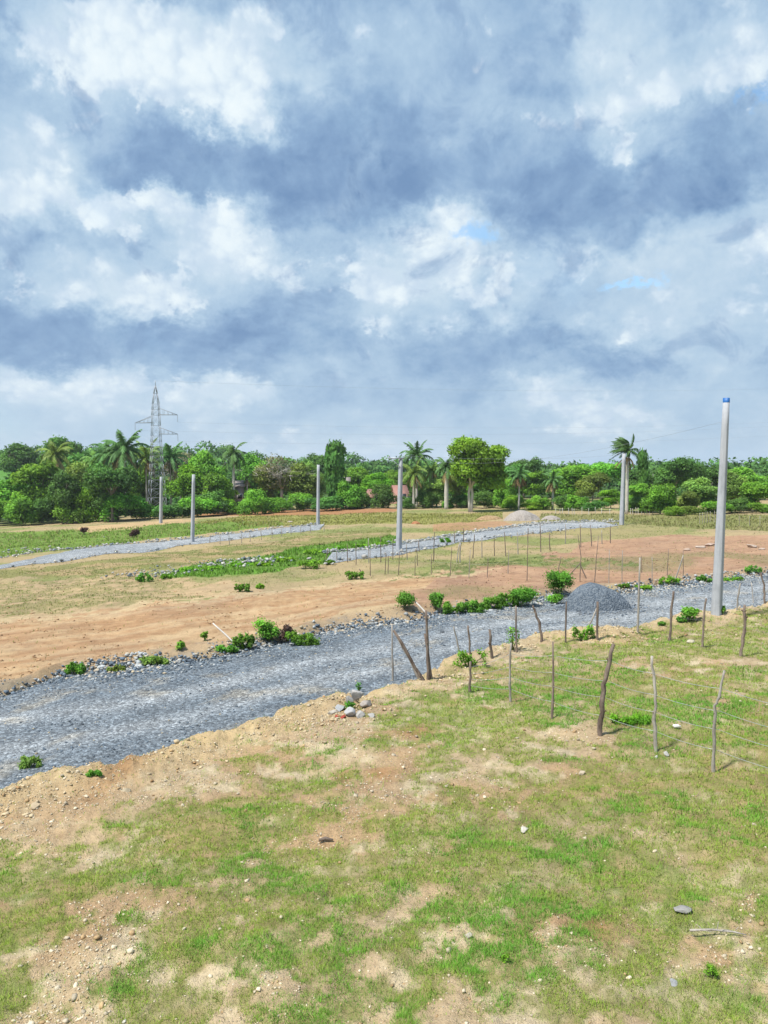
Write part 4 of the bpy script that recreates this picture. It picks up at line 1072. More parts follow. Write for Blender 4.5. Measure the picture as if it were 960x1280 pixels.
def palm(u, d, vhub, rpx, label, seed, name='palm_tree', nf=22, droop=1.5, dry=0, wind=(0, 0, 0), lean=0.0, royal=False, vbase=None, tr=.17, leaf='palm', up=1.2):
    b = at(u, 0, d) if vbase is None else at(u, vbase); d = b[1]
    r = np.random.default_rng(seed); vhub = vhub + .62 * rpx; Hh = zof(vhub, d) - b[2]; L = rpx * d / F * 1.15; wind = np.array(wind, float)
    t = thing(name, b, label, 'palm tree', None)
    hub = np.array([lean * Hh, 0, Hh])
    mb = MB(); k = np.linspace(0, 1, 14)[:, None]; pts = hub * k * np.array([1, 1, 1]); pts[:, 0] = lean * Hh * k[:, 0] ** 1.6; pts[0, 2] = -.3
    rad = (tr * (1.25 - .55 * k[:, 0])) if not royal else tr * 1.35 * (1.0 + .18 * np.sin(k[:, 0] * 3.1) - .35 * k[:, 0])
    tube(mb, pts, rad, 9); obj('trunk', mb.build('trunk', M['palebark'], True), t)
    if royal:
        mb = MB(); mb.up = (-.3, -.8, .3); tube(mb, [hub - (0, 0, .2), hub + (0, 0, .5), hub + (0, 0, 1.3)], [tr, tr * .8, .05], 8, (.55, .9, .4)); obj('crownshaft', mb.build('crownshaft', LEAF['palm'], True), t)
    mb = MB(); mb.up = (0, -.15, 1); ga = 2.39996
    for i in range(nf):
        f = i / nf; el = up * (1 - f) - .35 * f + r.uniform(-.12, .12)
        frond(mb, r, hub + np.array([0, 0, (.7 if royal else .15)]), i * ga + r.uniform(-.2, .2), el, L * r.uniform(.85, 1.1), droop * r.uniform(.8, 1.2) * (.75 + .5 * f), wind, col=r.uniform(.75, 1.2))
    obj('crown', mb.build('crown', LEAF[leaf]), t)
    if dry:
        mb = MB(); mb.up = (0, -.5, .6)
        for i in range(dry): frond(mb, r, hub - np.array([0, 0, .2]), i * ga + 1, r.uniform(-.9, -.3), L * r.uniform(.7, .95), 1.6, wind * .4, col=r.uniform(.7, 1.2))
        obj('dead_fronds', mb.build('dead_fronds', LEAF['dry']), t)['label'] = 'brown hanging dead fronds'
    return t

# ---- left wood
tree(12, 150, 596, 80, 'round', 'green', 'round green tree at the left edge of the wood below the bright hillside', .1)
tree(52, 146, 579, 76, 'round', 'green', 'broad mid green tree under the brownish palm at far left', .1)
tree(98, 148, 581, 64, 'round', 'olive', 'yellow green tree right of the brownish palm at far left', .1)
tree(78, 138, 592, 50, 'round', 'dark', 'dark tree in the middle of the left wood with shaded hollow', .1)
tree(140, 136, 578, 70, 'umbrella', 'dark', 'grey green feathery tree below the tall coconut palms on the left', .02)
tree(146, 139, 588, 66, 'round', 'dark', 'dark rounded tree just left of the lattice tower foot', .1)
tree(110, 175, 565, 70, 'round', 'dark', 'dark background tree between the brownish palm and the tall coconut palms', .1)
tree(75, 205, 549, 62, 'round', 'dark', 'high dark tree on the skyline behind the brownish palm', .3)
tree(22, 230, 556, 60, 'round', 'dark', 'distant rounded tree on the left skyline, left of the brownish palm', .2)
tree(185, 165, 582, 60, 'round', 'green', 'green tree behind the legs of the lattice tower', .1)
palm(70, 158, 553, 26, 'brownish coconut palm with tired drooping fronds at far left', 1, dry=8, nf=18, droop=2.0, leaf='olive')
palm(156, 152, 545, 29, 'tallest lush coconut palm left of the lattice tower', 2, dry=7, nf=26, droop=1.7)
palm(137, 156, 553, 26, 'coconut palm with pale yellow green heart, left of the tallest palm', 3, dry=3, nf=24, droop=1.7)
palm(121, 160, 563, 24, 'shorter brown tinged coconut palm at the left of the palm cluster', 4, dry=8, nf=18, droop=1.9, leaf='olive')
palm(183, 158, 556, 26, 'dusty coconut palm immediately left of the lattice tower shaft', 5, dry=8, nf=18, droop=1.6, leaf='olive')
palm(213, 160, 558, 25, 'coconut palm immediately right of the lattice tower shaft', 6, dry=6, nf=22, droop=1.6)
for i, (u, vt, w, lf, lab) in enumerate([(-8, 624, 50, 'green', 'leafy shrub at the left edge of the wood front'), (26, 618, 48, 'green', 'second shrub from the left along the wood front'), (58, 622, 44, 'dark', 'darker shrub at the wood front below the shaded hollow'),
    (88, 616, 48, 'green', 'shrub at the wood front left of the bright leafy bush'), (118, 611, 50, 'bright', 'bright leafy bush at the wood front below the feathery tree'), (150, 619, 48, 'green', 'bush at the wood front under the dark rounded tree'), (180, 624, 40, 'green', 'low bush at the foot of the lattice tower'), (214, 628, 40, 'dark', 'low dark bush right of the leftmost concrete pole')]):
    shrub(u, 141 - (i % 2) * 3, vt, w, lf, lab)
tree(236, 152, 582, 64, 'round', 'bright', 'bright green tree between the lattice tower and second concrete pole', .08)
tree(262, 158, 563, 60, 'round', 'green', 'bright topped tree left of the drooping royal palm', .12)
tree(272, 146, 592, 54, 'round', 'green', 'green tree under the drooping royal palm', .1)
bare_tree(226, 165, 566, 50, 'greyish half bare tree on the skyline right of the lattice tower', 11)
palm(292, 148, 560, 21, 'royal palm with round dark drooping crown near the brown house', 7, royal=True, nf=24, droop=2.6, tr=.2)
tree(318, 160, 569, 56, 'round', 'green', 'green tree right of the drooping royal palm', .12)
palm(309, 150, 592, 10, 'small withered brown palm beside the brown house', 8, nf=8, dry=8, droop=2.2, leaf='olive')
bare_tree(350, 150, 572, 66, 'bare pale branched tree in the olive thicket left of centre', 12)
tree(336, 152, 583, 56, 'round', 'olive', 'olive tree beneath the bare pale branches, left side', .12)
tree(374, 150, 580, 56, 'round', 'olive', 'olive tree directly left of the concrete pole near centre', .12)
tree(392, 158, 578, 44, 'round', 'olive', 'pinkish olive tree behind the concrete pole near centre', .12)
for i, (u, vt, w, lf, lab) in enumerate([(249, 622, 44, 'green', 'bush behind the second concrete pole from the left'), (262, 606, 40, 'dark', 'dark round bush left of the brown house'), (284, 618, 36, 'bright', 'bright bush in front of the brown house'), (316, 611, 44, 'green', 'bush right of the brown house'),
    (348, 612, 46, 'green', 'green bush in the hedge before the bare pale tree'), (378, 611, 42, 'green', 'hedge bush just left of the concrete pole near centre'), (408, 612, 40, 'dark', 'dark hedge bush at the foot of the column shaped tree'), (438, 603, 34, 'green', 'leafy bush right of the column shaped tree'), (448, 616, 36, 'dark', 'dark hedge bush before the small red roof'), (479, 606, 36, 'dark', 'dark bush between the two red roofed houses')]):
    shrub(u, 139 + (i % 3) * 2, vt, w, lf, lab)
tree(420, 143, 557, 31, 'column', 'dark', 'tall column shaped vine covered tree near centre', .04)
tree(393, 230, 568, 46, 'round', 'dark', 'dark dome shaped tree on the skyline left of the column shaped tree', .1)
tree(446, 175, 586, 60, 'round', 'green', 'green tree behind the right side of the column shaped tree', .1)
tree(474, 170, 592, 50, 'round', 'bright', 'fresh green tree behind the small red roof', .1)
tree(434, 180, 592, 44, 'round', 'olive', 'small olive tree right of the column shaped tree', .1)
tree(494, 178, 588, 44, 'round', 'green', 'green tree behind the crossarm pole', .1)
# ---- centre
palm(521, 137, 558, 21, 'tall coconut palm with thick dark head beside the crossarm pole', 9, nf=26, droop=1.5, tr=.2)
palm(517, 133, 580, 20, 'paler coconut palm with white trunk under the tall dark headed palm', 10, nf=16, dry=6, droop=1.8, leaf='olive', tr=.2)
palm(558, 131, 576, 19, 'royal palm with thick white trunk left of the big bright tree', 13, royal=True, nf=20, droop=1.9, dry=5, tr=.25)
palm(540, 140, 578, 17, 'dusty palm between the crossarm pole and the white trunked royal palm', 14, nf=18, dry=6, droop=2.0, leaf='olive')
tree(546, 137, 598, 40, 'round', 'olive', 'small yellow green tree between the two white trunked palms', .1)
tree(571, 135, 592, 32, 'round', 'olive', 'yellow green tree under the left edge of the big bright tree', .1)
tree(529, 142, 604, 40, 'round', 'dark', 'dark tree behind the paler palm trunk', .1)
# the big bright tree: crown of its own
b = at(588, 640); d_ = b[1]; sc_ = d_ / F
t = thing('tree', b, 'biggest bright green tree with double domed crown and pale trunk', 'tree')
r_ = np.random.default_rng(5)
Ls = []
for (cu, cv_, cw, ch, n_) in ((584, 561, 24, 13, 11), (606, 571, 25, 16, 12), (572, 574, 12, 14, 5), (598, 584, 30, 18, 14), (619, 588, 13, 18, 7), (588, 592, 20, 13, 8), (612, 602, 19, 14, 9), (574, 590, 10, 10, 4), (579, 602, 11, 9, 4), (600, 604, 16, 10, 6)):
    for j in range(n_):
        a = r_.uniform(0, 6.28); q = r_.random() ** .5
        Ls.append(((cu - 588 + cw * .62 * q * math.cos(a)) * sc_, cw * .75 * q * math.sin(a) * sc_, (zof(cv_, d_) - b[2]) + r_.uniform(-.5, .5) * ch * sc_, cw * sc_ * r_.uniform(.42, .62), ch * sc_ * r_.uniform(.55, .85)))
V_, F_, C_ = lobes_crown(r_, Ls, 52000, .30)
obj('crown', mesh('crown', V_, F_, LEAF['bright'], C_, False, NRM[id(V_)]), t)
mb = MB(); h_ = zof(585, d_) - b[2]
for q in (-.16, .2): tube(mb, [(q * .3, 0, -.3), (q, 0, h_ * .2), (q * 1.5, .1, h_ * .42), (q * .5, 0, h_ * .6), (q * 3, 0, h_ * .95)], [.30, .22, .2, .2, .12], 8)
for q in range(7): a = q * .9; tube(mb, [(0, 0, h_ * .55), (math.cos(a) * 1.6, math.sin(a) * 1.5, h_ * .9), (math.cos(a) * 3 + .8, math.sin(a) * 2.8, h_ * 1.2)], [.16, .11, .04], 6)
obj('trunk', mb.build('trunk', M['palebark'], True), t)
tree(614, 142, 592, 60, 'round', 'dark', 'dark tree filling the space behind the big bright tree on its right', .02)
tree(580, 144, 594, 50, 'round', 'green', 'green tree filling the space behind the big bright tree on its left', .02)
tree(633, 138, 598, 40, 'round', 'green', 'mid green tree between the big bright tree and the leaning palm', .02)
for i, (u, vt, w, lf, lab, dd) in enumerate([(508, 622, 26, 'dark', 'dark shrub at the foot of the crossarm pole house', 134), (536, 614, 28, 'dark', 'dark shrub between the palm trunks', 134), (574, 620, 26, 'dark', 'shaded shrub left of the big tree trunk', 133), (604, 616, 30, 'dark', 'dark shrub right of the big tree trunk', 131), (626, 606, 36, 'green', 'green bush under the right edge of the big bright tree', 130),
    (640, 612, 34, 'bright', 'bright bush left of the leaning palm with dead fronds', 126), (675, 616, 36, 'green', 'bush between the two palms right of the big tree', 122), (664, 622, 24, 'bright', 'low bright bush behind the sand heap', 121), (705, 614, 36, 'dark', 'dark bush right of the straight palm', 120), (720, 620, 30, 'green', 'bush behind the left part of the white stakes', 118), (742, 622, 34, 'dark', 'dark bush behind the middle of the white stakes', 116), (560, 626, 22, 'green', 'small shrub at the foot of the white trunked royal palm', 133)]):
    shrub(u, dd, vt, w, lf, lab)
# ---- right wood
palm(649, 124, 584, 17, 'leaning palm with many brown dead fronds right of the big bright tree', 15, nf=18, dry=14, droop=1.9, tr=.14)
palm(691, 122, 592, 15, 'straight palm with brown skirt, left of the white stakes', 16, nf=20, dry=10, droop=1.9, tr=.16)
tree(640, 160, 580, 56, 'round', 'dark', 'dark tree behind the leaning palm', .1)
tree(655, 172, 572, 44, 'umbrella', 'dark', 'dark thin crowned tree on the skyline behind the leaning palm', .1)
tree(668, 158, 590, 50, 'round', 'green', 'green tree behind the gap between two palms', .1)
tree(718, 150, 584, 74, 'round', 'green', 'wide green tree right of the straight palm', .1)
tree(748, 160, 577, 70, 'umbrella', 'green', 'flat topped green tree on the skyline left of the windblown palm', .0)
tree(712, 165, 582, 60, 'round', 'green', 'smooth crowned green tree on the skyline behind the straight palm', .1)
tree(741, 136, 592, 48, 'round', 'olive', 'pale leaved tree above the middle white stakes', .1)
tree(764, 122, 612, 38, 'round', 'bright', 'small bright green tree just left of the palm side pole', .05)
palm(784, 108, 556, 21, 'windblown royal palm with fronds swept left, behind the concrete pole', 17, royal=True, nf=30, droop=1.0, wind=(-1.7, .2, .1), dry=6, tr=.17, up=1.4)
tree(803, 128, 569, 15, 'column', 'dark', 'slim vine draped column tree right of the windblown palm', .02)
palm(816, 170, 584, 9, 'small distant palm right of the slim vine column', 18, nf=14, droop=1.8)
tree(795, 142, 588, 50, 'round', 'dark', 'dark tree behind the slim vine column', .1)
tree(802, 126, 604, 40, 'round', 'green', 'light leaved tree right of the palm side pole', .08)
tree(845, 134, 574, 62, 'round', 'dark', 'tall dark tree with visible pale trunk, right wood', .22)
tree(872, 140, 582, 48, 'round', 'dark', 'dark tree right of the tall dark tree with visible trunk', .2)
tree(826, 104, 602, 44, 'shrub', 'green', 'glossy rounded tree draped in vines, right wood front', .0)
tree(850, 112, 622, 34, 'shrub', 'green', 'low vine covered clump right of the glossy rounded tree', .0)
tree(880, 108, 597, 52, 'round', 'olive', 'olive grey tree immediately left of the tall near pole', .08)
tree(861, 106, 614, 36, 'round', 'olive', 'lower olive tree left of the larger olive grey tree', .05)
tree(917, 116, 590, 50, 'round', 'olive', 'olive tree immediately right of the tall near pole', .1)
tree(944, 106, 604, 52, 'round', 'green', 'fresh green tree at the right edge before the wood', .08)
tree(975, 112, 588, 60, 'round', 'green', 'green tree cut by the right edge of the view', .1)
tree(935, 140, 584, 70, 'round', 'green', 'background tree between tall near pole and the right edge', .1)
tree(900, 150, 584, 60, 'round', 'dark', 'dark background tree directly behind the tall near pole', .1)
for i, (u, vt, w, lf, lab, dd) in enumerate([(786, 620, 30, 'green', 'bush behind the right part of the white stakes', 112), (808, 622, 30, 'dark', 'dark bush at the right end of the white stakes', 110), (842, 632, 24, 'green', 'low bush at the foot of the glossy rounded tree', 100), (866, 630, 26, 'olive', 'low olive bush behind the grey stake cluster', 101), (896, 626, 30, 'green', 'bush right behind the tall near pole', 102), (922, 624, 32, 'dark', 'dark bush by the far thin stakes', 103), (952, 628, 34, 'green', 'low bush at the right edge before the trees', 101)]):
    shrub(u, dd, vt, w, lf, lab)

# ---- distant woods on the hills: one mass
r_ = np.random.default_rng(99); VV, FF, CC, NN, n0 = [], [], [], [], 0
for i in range(620):
    az = R(r_.uniform(-36, 36)); rad = r_.uniform(172, 440)
    x_, y_ = rad * math.sin(az), rad * math.cos(az)
    if math.degrees(az) < -24.2 and 200 < rad < 330: continue
    w = r_.uniform(7, 13); h = w * r_.uniform(.5, .8) * (1 if rad > 230 else .75); lb = [(r_.uniform(-.3, .3) * w, r_.uniform(-.3, .3) * w, r_.uniform(.2, .75) * h, w * r_.uniform(.2, .32), h * r_.uniform(.22, .34)) for _ in range(6)]
    V, Fq, C = lobes_crown(r_, lb, 340, 1.0)
    V = V + np.array([x_, y_, float(height(x_, y_)) - .3]); NN.append(NRM[id(KEEP[-1])]); VV.append(V); FF.append(Fq + n0); CC.append(C * r_.uniform(.7, 1.25)); n0 += len(V)
LEAF['wood'] = mat_leaf('leaf_distant', (.085, .21, .052), .25, 0, 0)
tag(obj('distant_wood', mesh('distant_wood', np.concatenate(VV), np.concatenate(FF), LEAF['wood'], np.concatenate(CC), False, np.concatenate(NN))), 'continuous dark green woodland covering the far low hills', 'woodland', kind='stuff')

# ---- bushes and weeds near the road
def bush(u, v, wpx, hpx, label, seed, leaf='weed', n=900, ls=.10, kind=0, group=None, name='bush', cat='bush', stems=5):
    b = at(u, v); d = b[1]; w = wpx * d / F; h = hpx * d / F; r = np.random.default_rng(seed)
    t = thing(name, b, label, cat, group)
    if kind == 0:
        Ls = [(r.uniform(-.33, .33) * w, r.uniform(-.28, .28) * w, r.uniform(.3, .78) * h, w * r.uniform(.17, .27), h * r.uniform(.17, .27)) for _ in range(11)]
    else:
        Ls = [(r.uniform(-.42, .42) * w, r.uniform(-.12, .12) * w, r.uniform(.12, .7) * h, w * r.uniform(.06, .13), h * r.uniform(.2, .32)) for _ in range(16)]
    V, Fq, C = lobes_crown(r, Ls, int(n * 2.8), ls * .62, .4, .4, .26)
    obj('foliage', mesh('foliage', V, Fq, LEAF[leaf], C, False, NRM[id(V)]), t)
    mb = MB()
    for k in range(stems):
        L = Ls[k]; tube(mb, [(L[0] * .15, L[1] * .15, -.05), (L[0] * .5, L[1] * .5, L[2] * .6), (L[0], L[1], L[2])], [.02, .014, .006], 5, (.6, .8, .4))
    obj('stems', mb.build('stems', M['bark']), t)
    return t
bush(505, 762, 29, 24, 'round leafy green bush alone at the road edge on the orange soil', 1, n=1500)
bush(545, 764, 20, 24, 'smaller leafy bush at the left end of the green weed bank', 2, n=1000)
bush(654, 760, 33, 28, 'leafy bush at the right end of the green weed bank', 3, n=1700)
bush(697, 746, 36, 32, 'largest leafy bush, just left of the gravel heap', 4, n=2000)
bush(693, 756, 20, 14, 'dark low foliage under the largest leafy bush', 5, 'green', n=600)
for i, (u, v, w, h) in enumerate(((566, 769, 30, 17), (588, 767, 34, 20), (612, 763, 34, 18), (634, 760, 28, 20))):
    bush(u, v, w, h, ('first', 'second', 'third', 'last')[i] + ' clump from the left of the green weed bank beside the road', 10 + i, n=1400, kind=1, name='weed_clump', cat='weeds', group='weed bank beside the road')
bush(336, 803, 32, 30, 'tall ragged green bush on the orange bank left of centre', 20, n=1300, leaf='green')
bush(378, 808, 40, 20, 'low spreading bush right of the tall ragged bush on the bank', 21, n=1500, kind=1)
bush(356, 805, 20, 24, 'brownish twiggy bush between the two green ones on the bank', 22, 'brown', n=420)
bush(305, 812, 28, 22, 'green weeds at the foot of the leaning white stick', 23, n=800, kind=1, name='weed_clump', cat='weeds')
bush(284, 816, 30, 10, 'low weeds left of the leaning white stick foot', 24, n=700, kind=1, name='weed_clump', cat='weeds')
bush(195, 832, 40, 12, 'olive weeds on the far road edge left of the white boulder', 25, 'olive', n=900, kind=1, name='weed_clump', cat='weeds')
bush(226, 812, 12, 10, 'tiny dark plant on the orange bank above the white boulder', 26, 'green', n=220, name='weed_clump', cat='weeds')
bush(256, 801, 10, 12, 'tiny wilted plant on the orange bank', 27, 'green', n=160, name='weed_clump', cat='weeds')
bush(93, 843, 27, 16, 'green weeds on the far road edge at left', 28, n=800, kind=1, name='weed_clump', cat='weeds')
bush(145, 840, 24, 8, 'small olive weeds between rubble at the left road edge', 29, 'olive', n=420, kind=1, name='weed_clump', cat='weeds')
bush(38, 962, 34, 18, 'pale feathery weeds at the near left corner of the road', 30, 'olive', n=1100, ls=.06, kind=1, name='weed_clump', cat='weeds')
bush(118, 970, 18, 8, 'green weeds on the eroded bank edge at left', 31, n=700, ls=.05, kind=1, name='weed_clump', cat='weeds')
bush(588, 834, 46, 26, 'leggy green plant around the base of two roadside sticks', 32, 'bright', n=330, ls=.08, kind=1, name='weed_clump', cat='weeds')
bush(641, 812, 26, 30, 'thin climbing weeds at a roadside stick left of the leaning one', 33, 'bright', n=120, ls=.08, name='weed_clump', cat='weeds')
bush(730, 801, 28, 22, 'leafy weeds at the foot of the braced roadside stick', 34, 'bright', n=330, ls=.08, kind=1, name='weed_clump', cat='weeds')
bush(864, 776, 22, 16, 'dark broad leaved plant on the bank left of the tall near pole', 35, 'green', n=420, ls=.11)
bush(852, 778, 14, 8, 'low weeds spilling left of the dark broad leaved plant', 36, n=300, ls=.09, kind=1, name='weed_clump', cat='weeds')
bush(901, 767, 12, 11, 'broad leaved plant at the foot of the tall near pole', 37, 'green', n=260, ls=.12)
bush(828, 782, 12, 6, 'tiny weeds on the bank between two sticks right of the heap', 38, n=220, ls=.07, kind=1, name='weed_clump', cat='weeds')
for i, (u, v, w, h, lab) in enumerate(((780, 735, 16, 9, 'weed tuft right behind the gravel heap'), (836, 730, 26, 16, 'weed clump on the far road edge between heap and tall pole'), (880, 728, 20, 14, 'bright weed clump just left of the tall near pole'), (915, 727, 34, 8, 'low grass clump just right of the tall near pole'), (943, 716, 28, 14, 'large weed clump at the right end of the far road edge'), (800, 736, 30, 6, 'low grass clump at the far road edge right of the heap'))):
    bush(u, v, w, h * .72, lab, 50 + i, 'bright' if i % 2 else 'weed', n=420, kind=1, name='weed_clump', cat='weeds')
for i, (u, v, w, h, lab) in enumerate(((180, 727, 24, 15, 'lone weed clump in the tan strip on the left'), (208, 724, 14, 9, 'small weed clump right of the lone clump in the tan strip'), (303, 740, 20, 14, 'yellow green weed tuft on the pale edge of the orange soil'), (325, 736, 10, 9, 'small yellow green tuft right of the larger tuft'), (443, 724, 24, 13, 'yellow green weed tuft before the middle road fence'), (385, 711, 34, 14, 'round green clump at the near end of the lush weeds'), (413, 706, 12, 9, 'green clump at the left end of the middle road'), (556, 679, 16, 9, 'low bushy clump on the middle gravel road edge'))):
    bush(u, v, w, h * .8, lab, 70 + i, 'bright' if i % 2 else 'weed', n=380, ls=.15, kind=1, name='weed_clump', cat='weeds')
for i in range(9):
    u = 240 + i * 30 + random.uniform(-6, 6); v = np.interp(u, [240, 330, 400, 500], [716, 706, 692, 676]) + random.uniform(-3, 3)
    bush(u, v, random.uniform(20, 34), random.uniform(3, 5.5), 'lush green weed clump in the thick patch left of the middle road', 90 + i, 'bright', n=500, ls=.22, kind=1, name='weed_clump', cat='weeds', group='lush weeds left of the middle road')
bush(105, 668, 9, 10, 'small round dark brown bush on the far green strip', 120, 'brown', n=500, ls=.22)
bush(168, 672, 14, 10, 'larger dark brown heap of brush on the far green strip', 121, 'brown', n=600, ls=.22)
bush(790, 905, 60, 13, 'leafy low weeds between the thick brown post and the pale twisted post', 122, 'bright', n=1500, ls=.05, kind=1, name='weed_clump', cat='weeds')
bush(438, 888, 14, 12, 'green weed growing through the grey rock heap', 123, n=110, ls=.055, name='weed_clump', cat='weeds')
bush(448, 868, 8, 16, 'slender weed behind the grey rock heap', 124, n=70, ls=.05, name='weed_clump', cat='weeds')
bush(633, 1203, 12, 12, 'bright broad leaved seedling in the turf right of bottom centre', 125, 'bright', n=60, ls=.03, name='weed_clump', cat='weeds')
bush(890, 1222, 16, 16, 'bright seedling in the turf at lower right', 126, 'bright', n=130, ls=.03, name='weed_clump', cat='weeds')

# small things lying on the near turf
b = at(900, 1168); mb = MB(); r_ = np.random.default_rng(3)
tube(mb, [(-.30, .02, .03), (-.1, .0, .05), (.12, -.02, .04), (.24, -.06, .03)], [.012, .011, .009, .005], 6)
for k in range(7):
    s_ = np.array([r_.uniform(-.2, .2), 0, .045]); tube(mb, [s_, s_ + np.array([r_.uniform(-.12, .14), r_.uniform(-.12, .12), r_.uniform(-.02, .06)])], [.005, .002], 4)
tag(obj('dry_branch', mb.build('dry_branch', M['postgrey']), None, b), 'dry grey twiggy branch lying in the turf at lower right', 'branch')
b = at(407, 1053); mb = MB(); tube(mb, [(-.09, 0, .03), (0, .01, .05), (.10, 0, .035)], [.02, .024, .012], 6); tag(obj('wood_scrap', mb.build('wood_scrap', M['post']), None, b), 'short dark scrap of wood on the bare patch left of centre', 'stick')
b = at(845, 911); mb = MB(); tube(mb, [(-.05, 0, .045), (-.04, 0, .05), (.045, .0, .05), (.06, 0, .048), (.085, 0, .048)], [.028, .034, .034, .016, .015], 10); tag(obj('litter', mb.build('litter', M['white'], True), None, b), 'small white scrap of litter lying in the grass between the last two fence posts', 'litter')

# ------------------------------------------------------------------ lattice tower
b = at(196, 0, 150); d_ = 150; sc_ = d_ / F; Ht = zof(476, d_) - b[2]
t = thing('transmission_tower', b, 'tall grey steel lattice transmission tower with three crossarms on the left', 'tower')
def zz(v): return zof(v, d_) - b[2]
lv = [(0, 1.75), (zz(622), 1.62), (zz(600), 1.42), (zz(580), 1.22), (zz(560), 1.05), (zz(545), .93), (zz(532), .84), (zz(519), .78), (zz(505), .66), (zz(492), .36), (zz(476) - .9, .12)]
mb = MB(); cs = [(-1, -1), (1, -1), (1, 1), (-1, 1)]; rot = R(28)
def cor(z, w, k):
    w = w * .84
    x_, y_ = cs[k % 4][0] * w, cs[k % 4][1] * w; return np.array([x_ * math.cos(rot) - y_ * math.sin(rot), x_ * math.sin(rot) + y_ * math.cos(rot), z])
for (z0, w0), (z1, w1) in zip(lv[:-1], lv[1:]):
    nsub = 2 if z1 - z0 > 2 else 1
    for q in range(nsub):
        za, zb = z0 + (z1 - z0) * q / nsub, z0 + (z1 - z0) * (q + 1) / nsub; wa, wb = w0 + (w1 - w0) * q / nsub, w0 + (w1 - w0) * (q + 1) / nsub
        for k in range(4):
            tube(mb, [cor(za, wa, k), cor(zb, wb, k)], .05, 4)
            tube(mb, [cor(za, wa, k), cor(zb, wb, k + 1)], .022, 4); tube(mb, [cor(za, wa, k + 1), cor(zb, wb, k)], .022, 4)
            tube(mb, [cor(zb, wb, k), cor(zb, wb, k + 1)], .022, 4)
tube(mb, [(0, 0, lv[-1][0]), (0, 0, Ht)], .05, 4)
obj('lattice_body', mb.build('lattice_body', M['steel']), t)
tips = []
for v, sgn, lpx in ((517, 1, 27), (527, -1, 26), (541, 1, 27)):
    z_ = zz(v) + .1; L = lpx * sc_; mb = MB(); tip = np.array([sgn * L, -.0, z_ - .35])
    for yo in (-.6, .6):
        tube(mb, [(sgn * .6, yo, z_ - .3), tip], .05, 4); tube(mb, [(sgn * .7, yo, z_ + .9), tip], .045, 4)
        for f_ in (.25, .5, .75):
            pa = np.array([sgn * .6, yo, z_ - .3]) * (1 - f_) + tip * f_; pb = np.array([sgn * .7, yo, z_ + .9]) * (1 - f_ * .9) + tip * f_ * .9; tube(mb, [pa, pb], .025, 4)
    obj('crossarm', mb.build('crossarm', M['steel']), t)
    mb = MB(); pts = [tip + np.array([0, 0, -.1 * i]) for i in range(14)]; tube(mb, pts, [.02 if i % 2 else .06 for i in range(14)], 7); obj('insulator', mb.build('insulator', M['steel']), t)
    tips.append(tip + b + np.array([0, 0, -1.35]))
top_ = np.array([b[0], b[1], b[2] + Ht])
e = pt(1150, 478, 150 + 90)
span('power_line', top_, e, 2.2, .012, 'thin overhead line running right from the top of the lattice tower')
for k, tp in enumerate(tips): span('power_line', tp, tp + (e - top_) + np.array([0, 0, -1.0]), 2.6, .009, ('conductor running right from the upper right crossarm of the lattice tower', 'conductor running right from the left crossarm of the lattice tower', 'conductor running right from the lower right crossarm of the lattice tower')[k])

# ------------------------------------------------------------------ houses among the trees
def house(u, d, veave, vridge, wpx, depth, wallm, roofm, label, rz=0.2, lower=None, win=((-.25, .5), (.25, .5))):
    b = at(u, 0, d); w = wpx * d / F; hz = zof(veave, d) - b[2]; hr = zof(vridge, d) - b[2]
    t = thing('house', b, label, 'house'); t.rotation_euler[2] = rz
    mb = MB(); box(mb, (0, 0, hz / 2 - .2), (w, depth, hz + .4))
    mb.add([(-w / 2, -depth / 2, hz), (-w / 2, depth / 2, hz), (-w / 2, 0, hr - .08), (w / 2, -depth / 2, hz), (w / 2, depth / 2, hz), (w / 2, 0, hr - .08)], np.array([(1, 0, 2), (3, 4, 5)]))
    obj('wall', mb.build('wall', M[wallm]), t)
    mb = MB(); o_ = .4; dz = .4 * (hr - hz) / (depth / 2)
    for s_ in (-1, 1):
        A_ = [(-w / 2 - o_, s_ * (depth / 2 + o_), hz - dz), (w / 2 + o_, s_ * (depth / 2 + o_), hz - dz), (w / 2 + o_, 0, hr), (-w / 2 - o_, 0, hr)]
        A_ = A_ + [(p[0], p[1], p[2] + .09) for p in A_]
        mb.add(A_, np.array([(0, 1, 2, 3), (7, 6, 5, 4), (0, 4, 5, 1), (1, 5, 6, 2), (2, 6, 7, 3), (3, 7, 4, 0)]))
    obj('roof', mb.build('roof', M[roofm]), t)
    for fx, fz in win:
        mb = MB(); box(mb, (fx * w, -depth / 2 - .02, hz * fz), (1.0, .08, 1.0)); f_ = obj('window', mb.build('window', M['white']), t)
        mb = MB(); box(mb, (fx * w, -depth / 2 - .065, hz * fz), (.84, .03, .84)); obj('pane', mb.build('pane', M['dark']), f_)
    mb = MB(); box(mb, (0, -depth / 2 - .02, 1.0), (.95, .06, 2.0)); obj('door', mb.build('door', M['dark']), t)
house(499, 158, 624, 607, 15, 5, 'brick', 'rroof', 'pink walled house with red roof half hidden behind the crossarm pole', .35)
house(509, 140, 628, 625, 12, 3, 'wall', 'wall', 'low white outbuilding at the foot of the crossarm pole', .1, win=((.2, .55),))
house(466, 150, 620, 612, 8, 4, 'wall', 'rroof', 'small white house with red roof left of the crossarm pole', -.3)
house(434, 158, 600, 597, 3.2, 1.2, 'wall', 'greywall', 'narrow white building glimpsed right of the column shaped tree', .1, win=())
house(299, 151, 607, 601, 10, 4, 'greywall', 'greywall', 'brown grey shack among the trees right of the drooping royal palm trunk', .1, win=((.2, .6),))

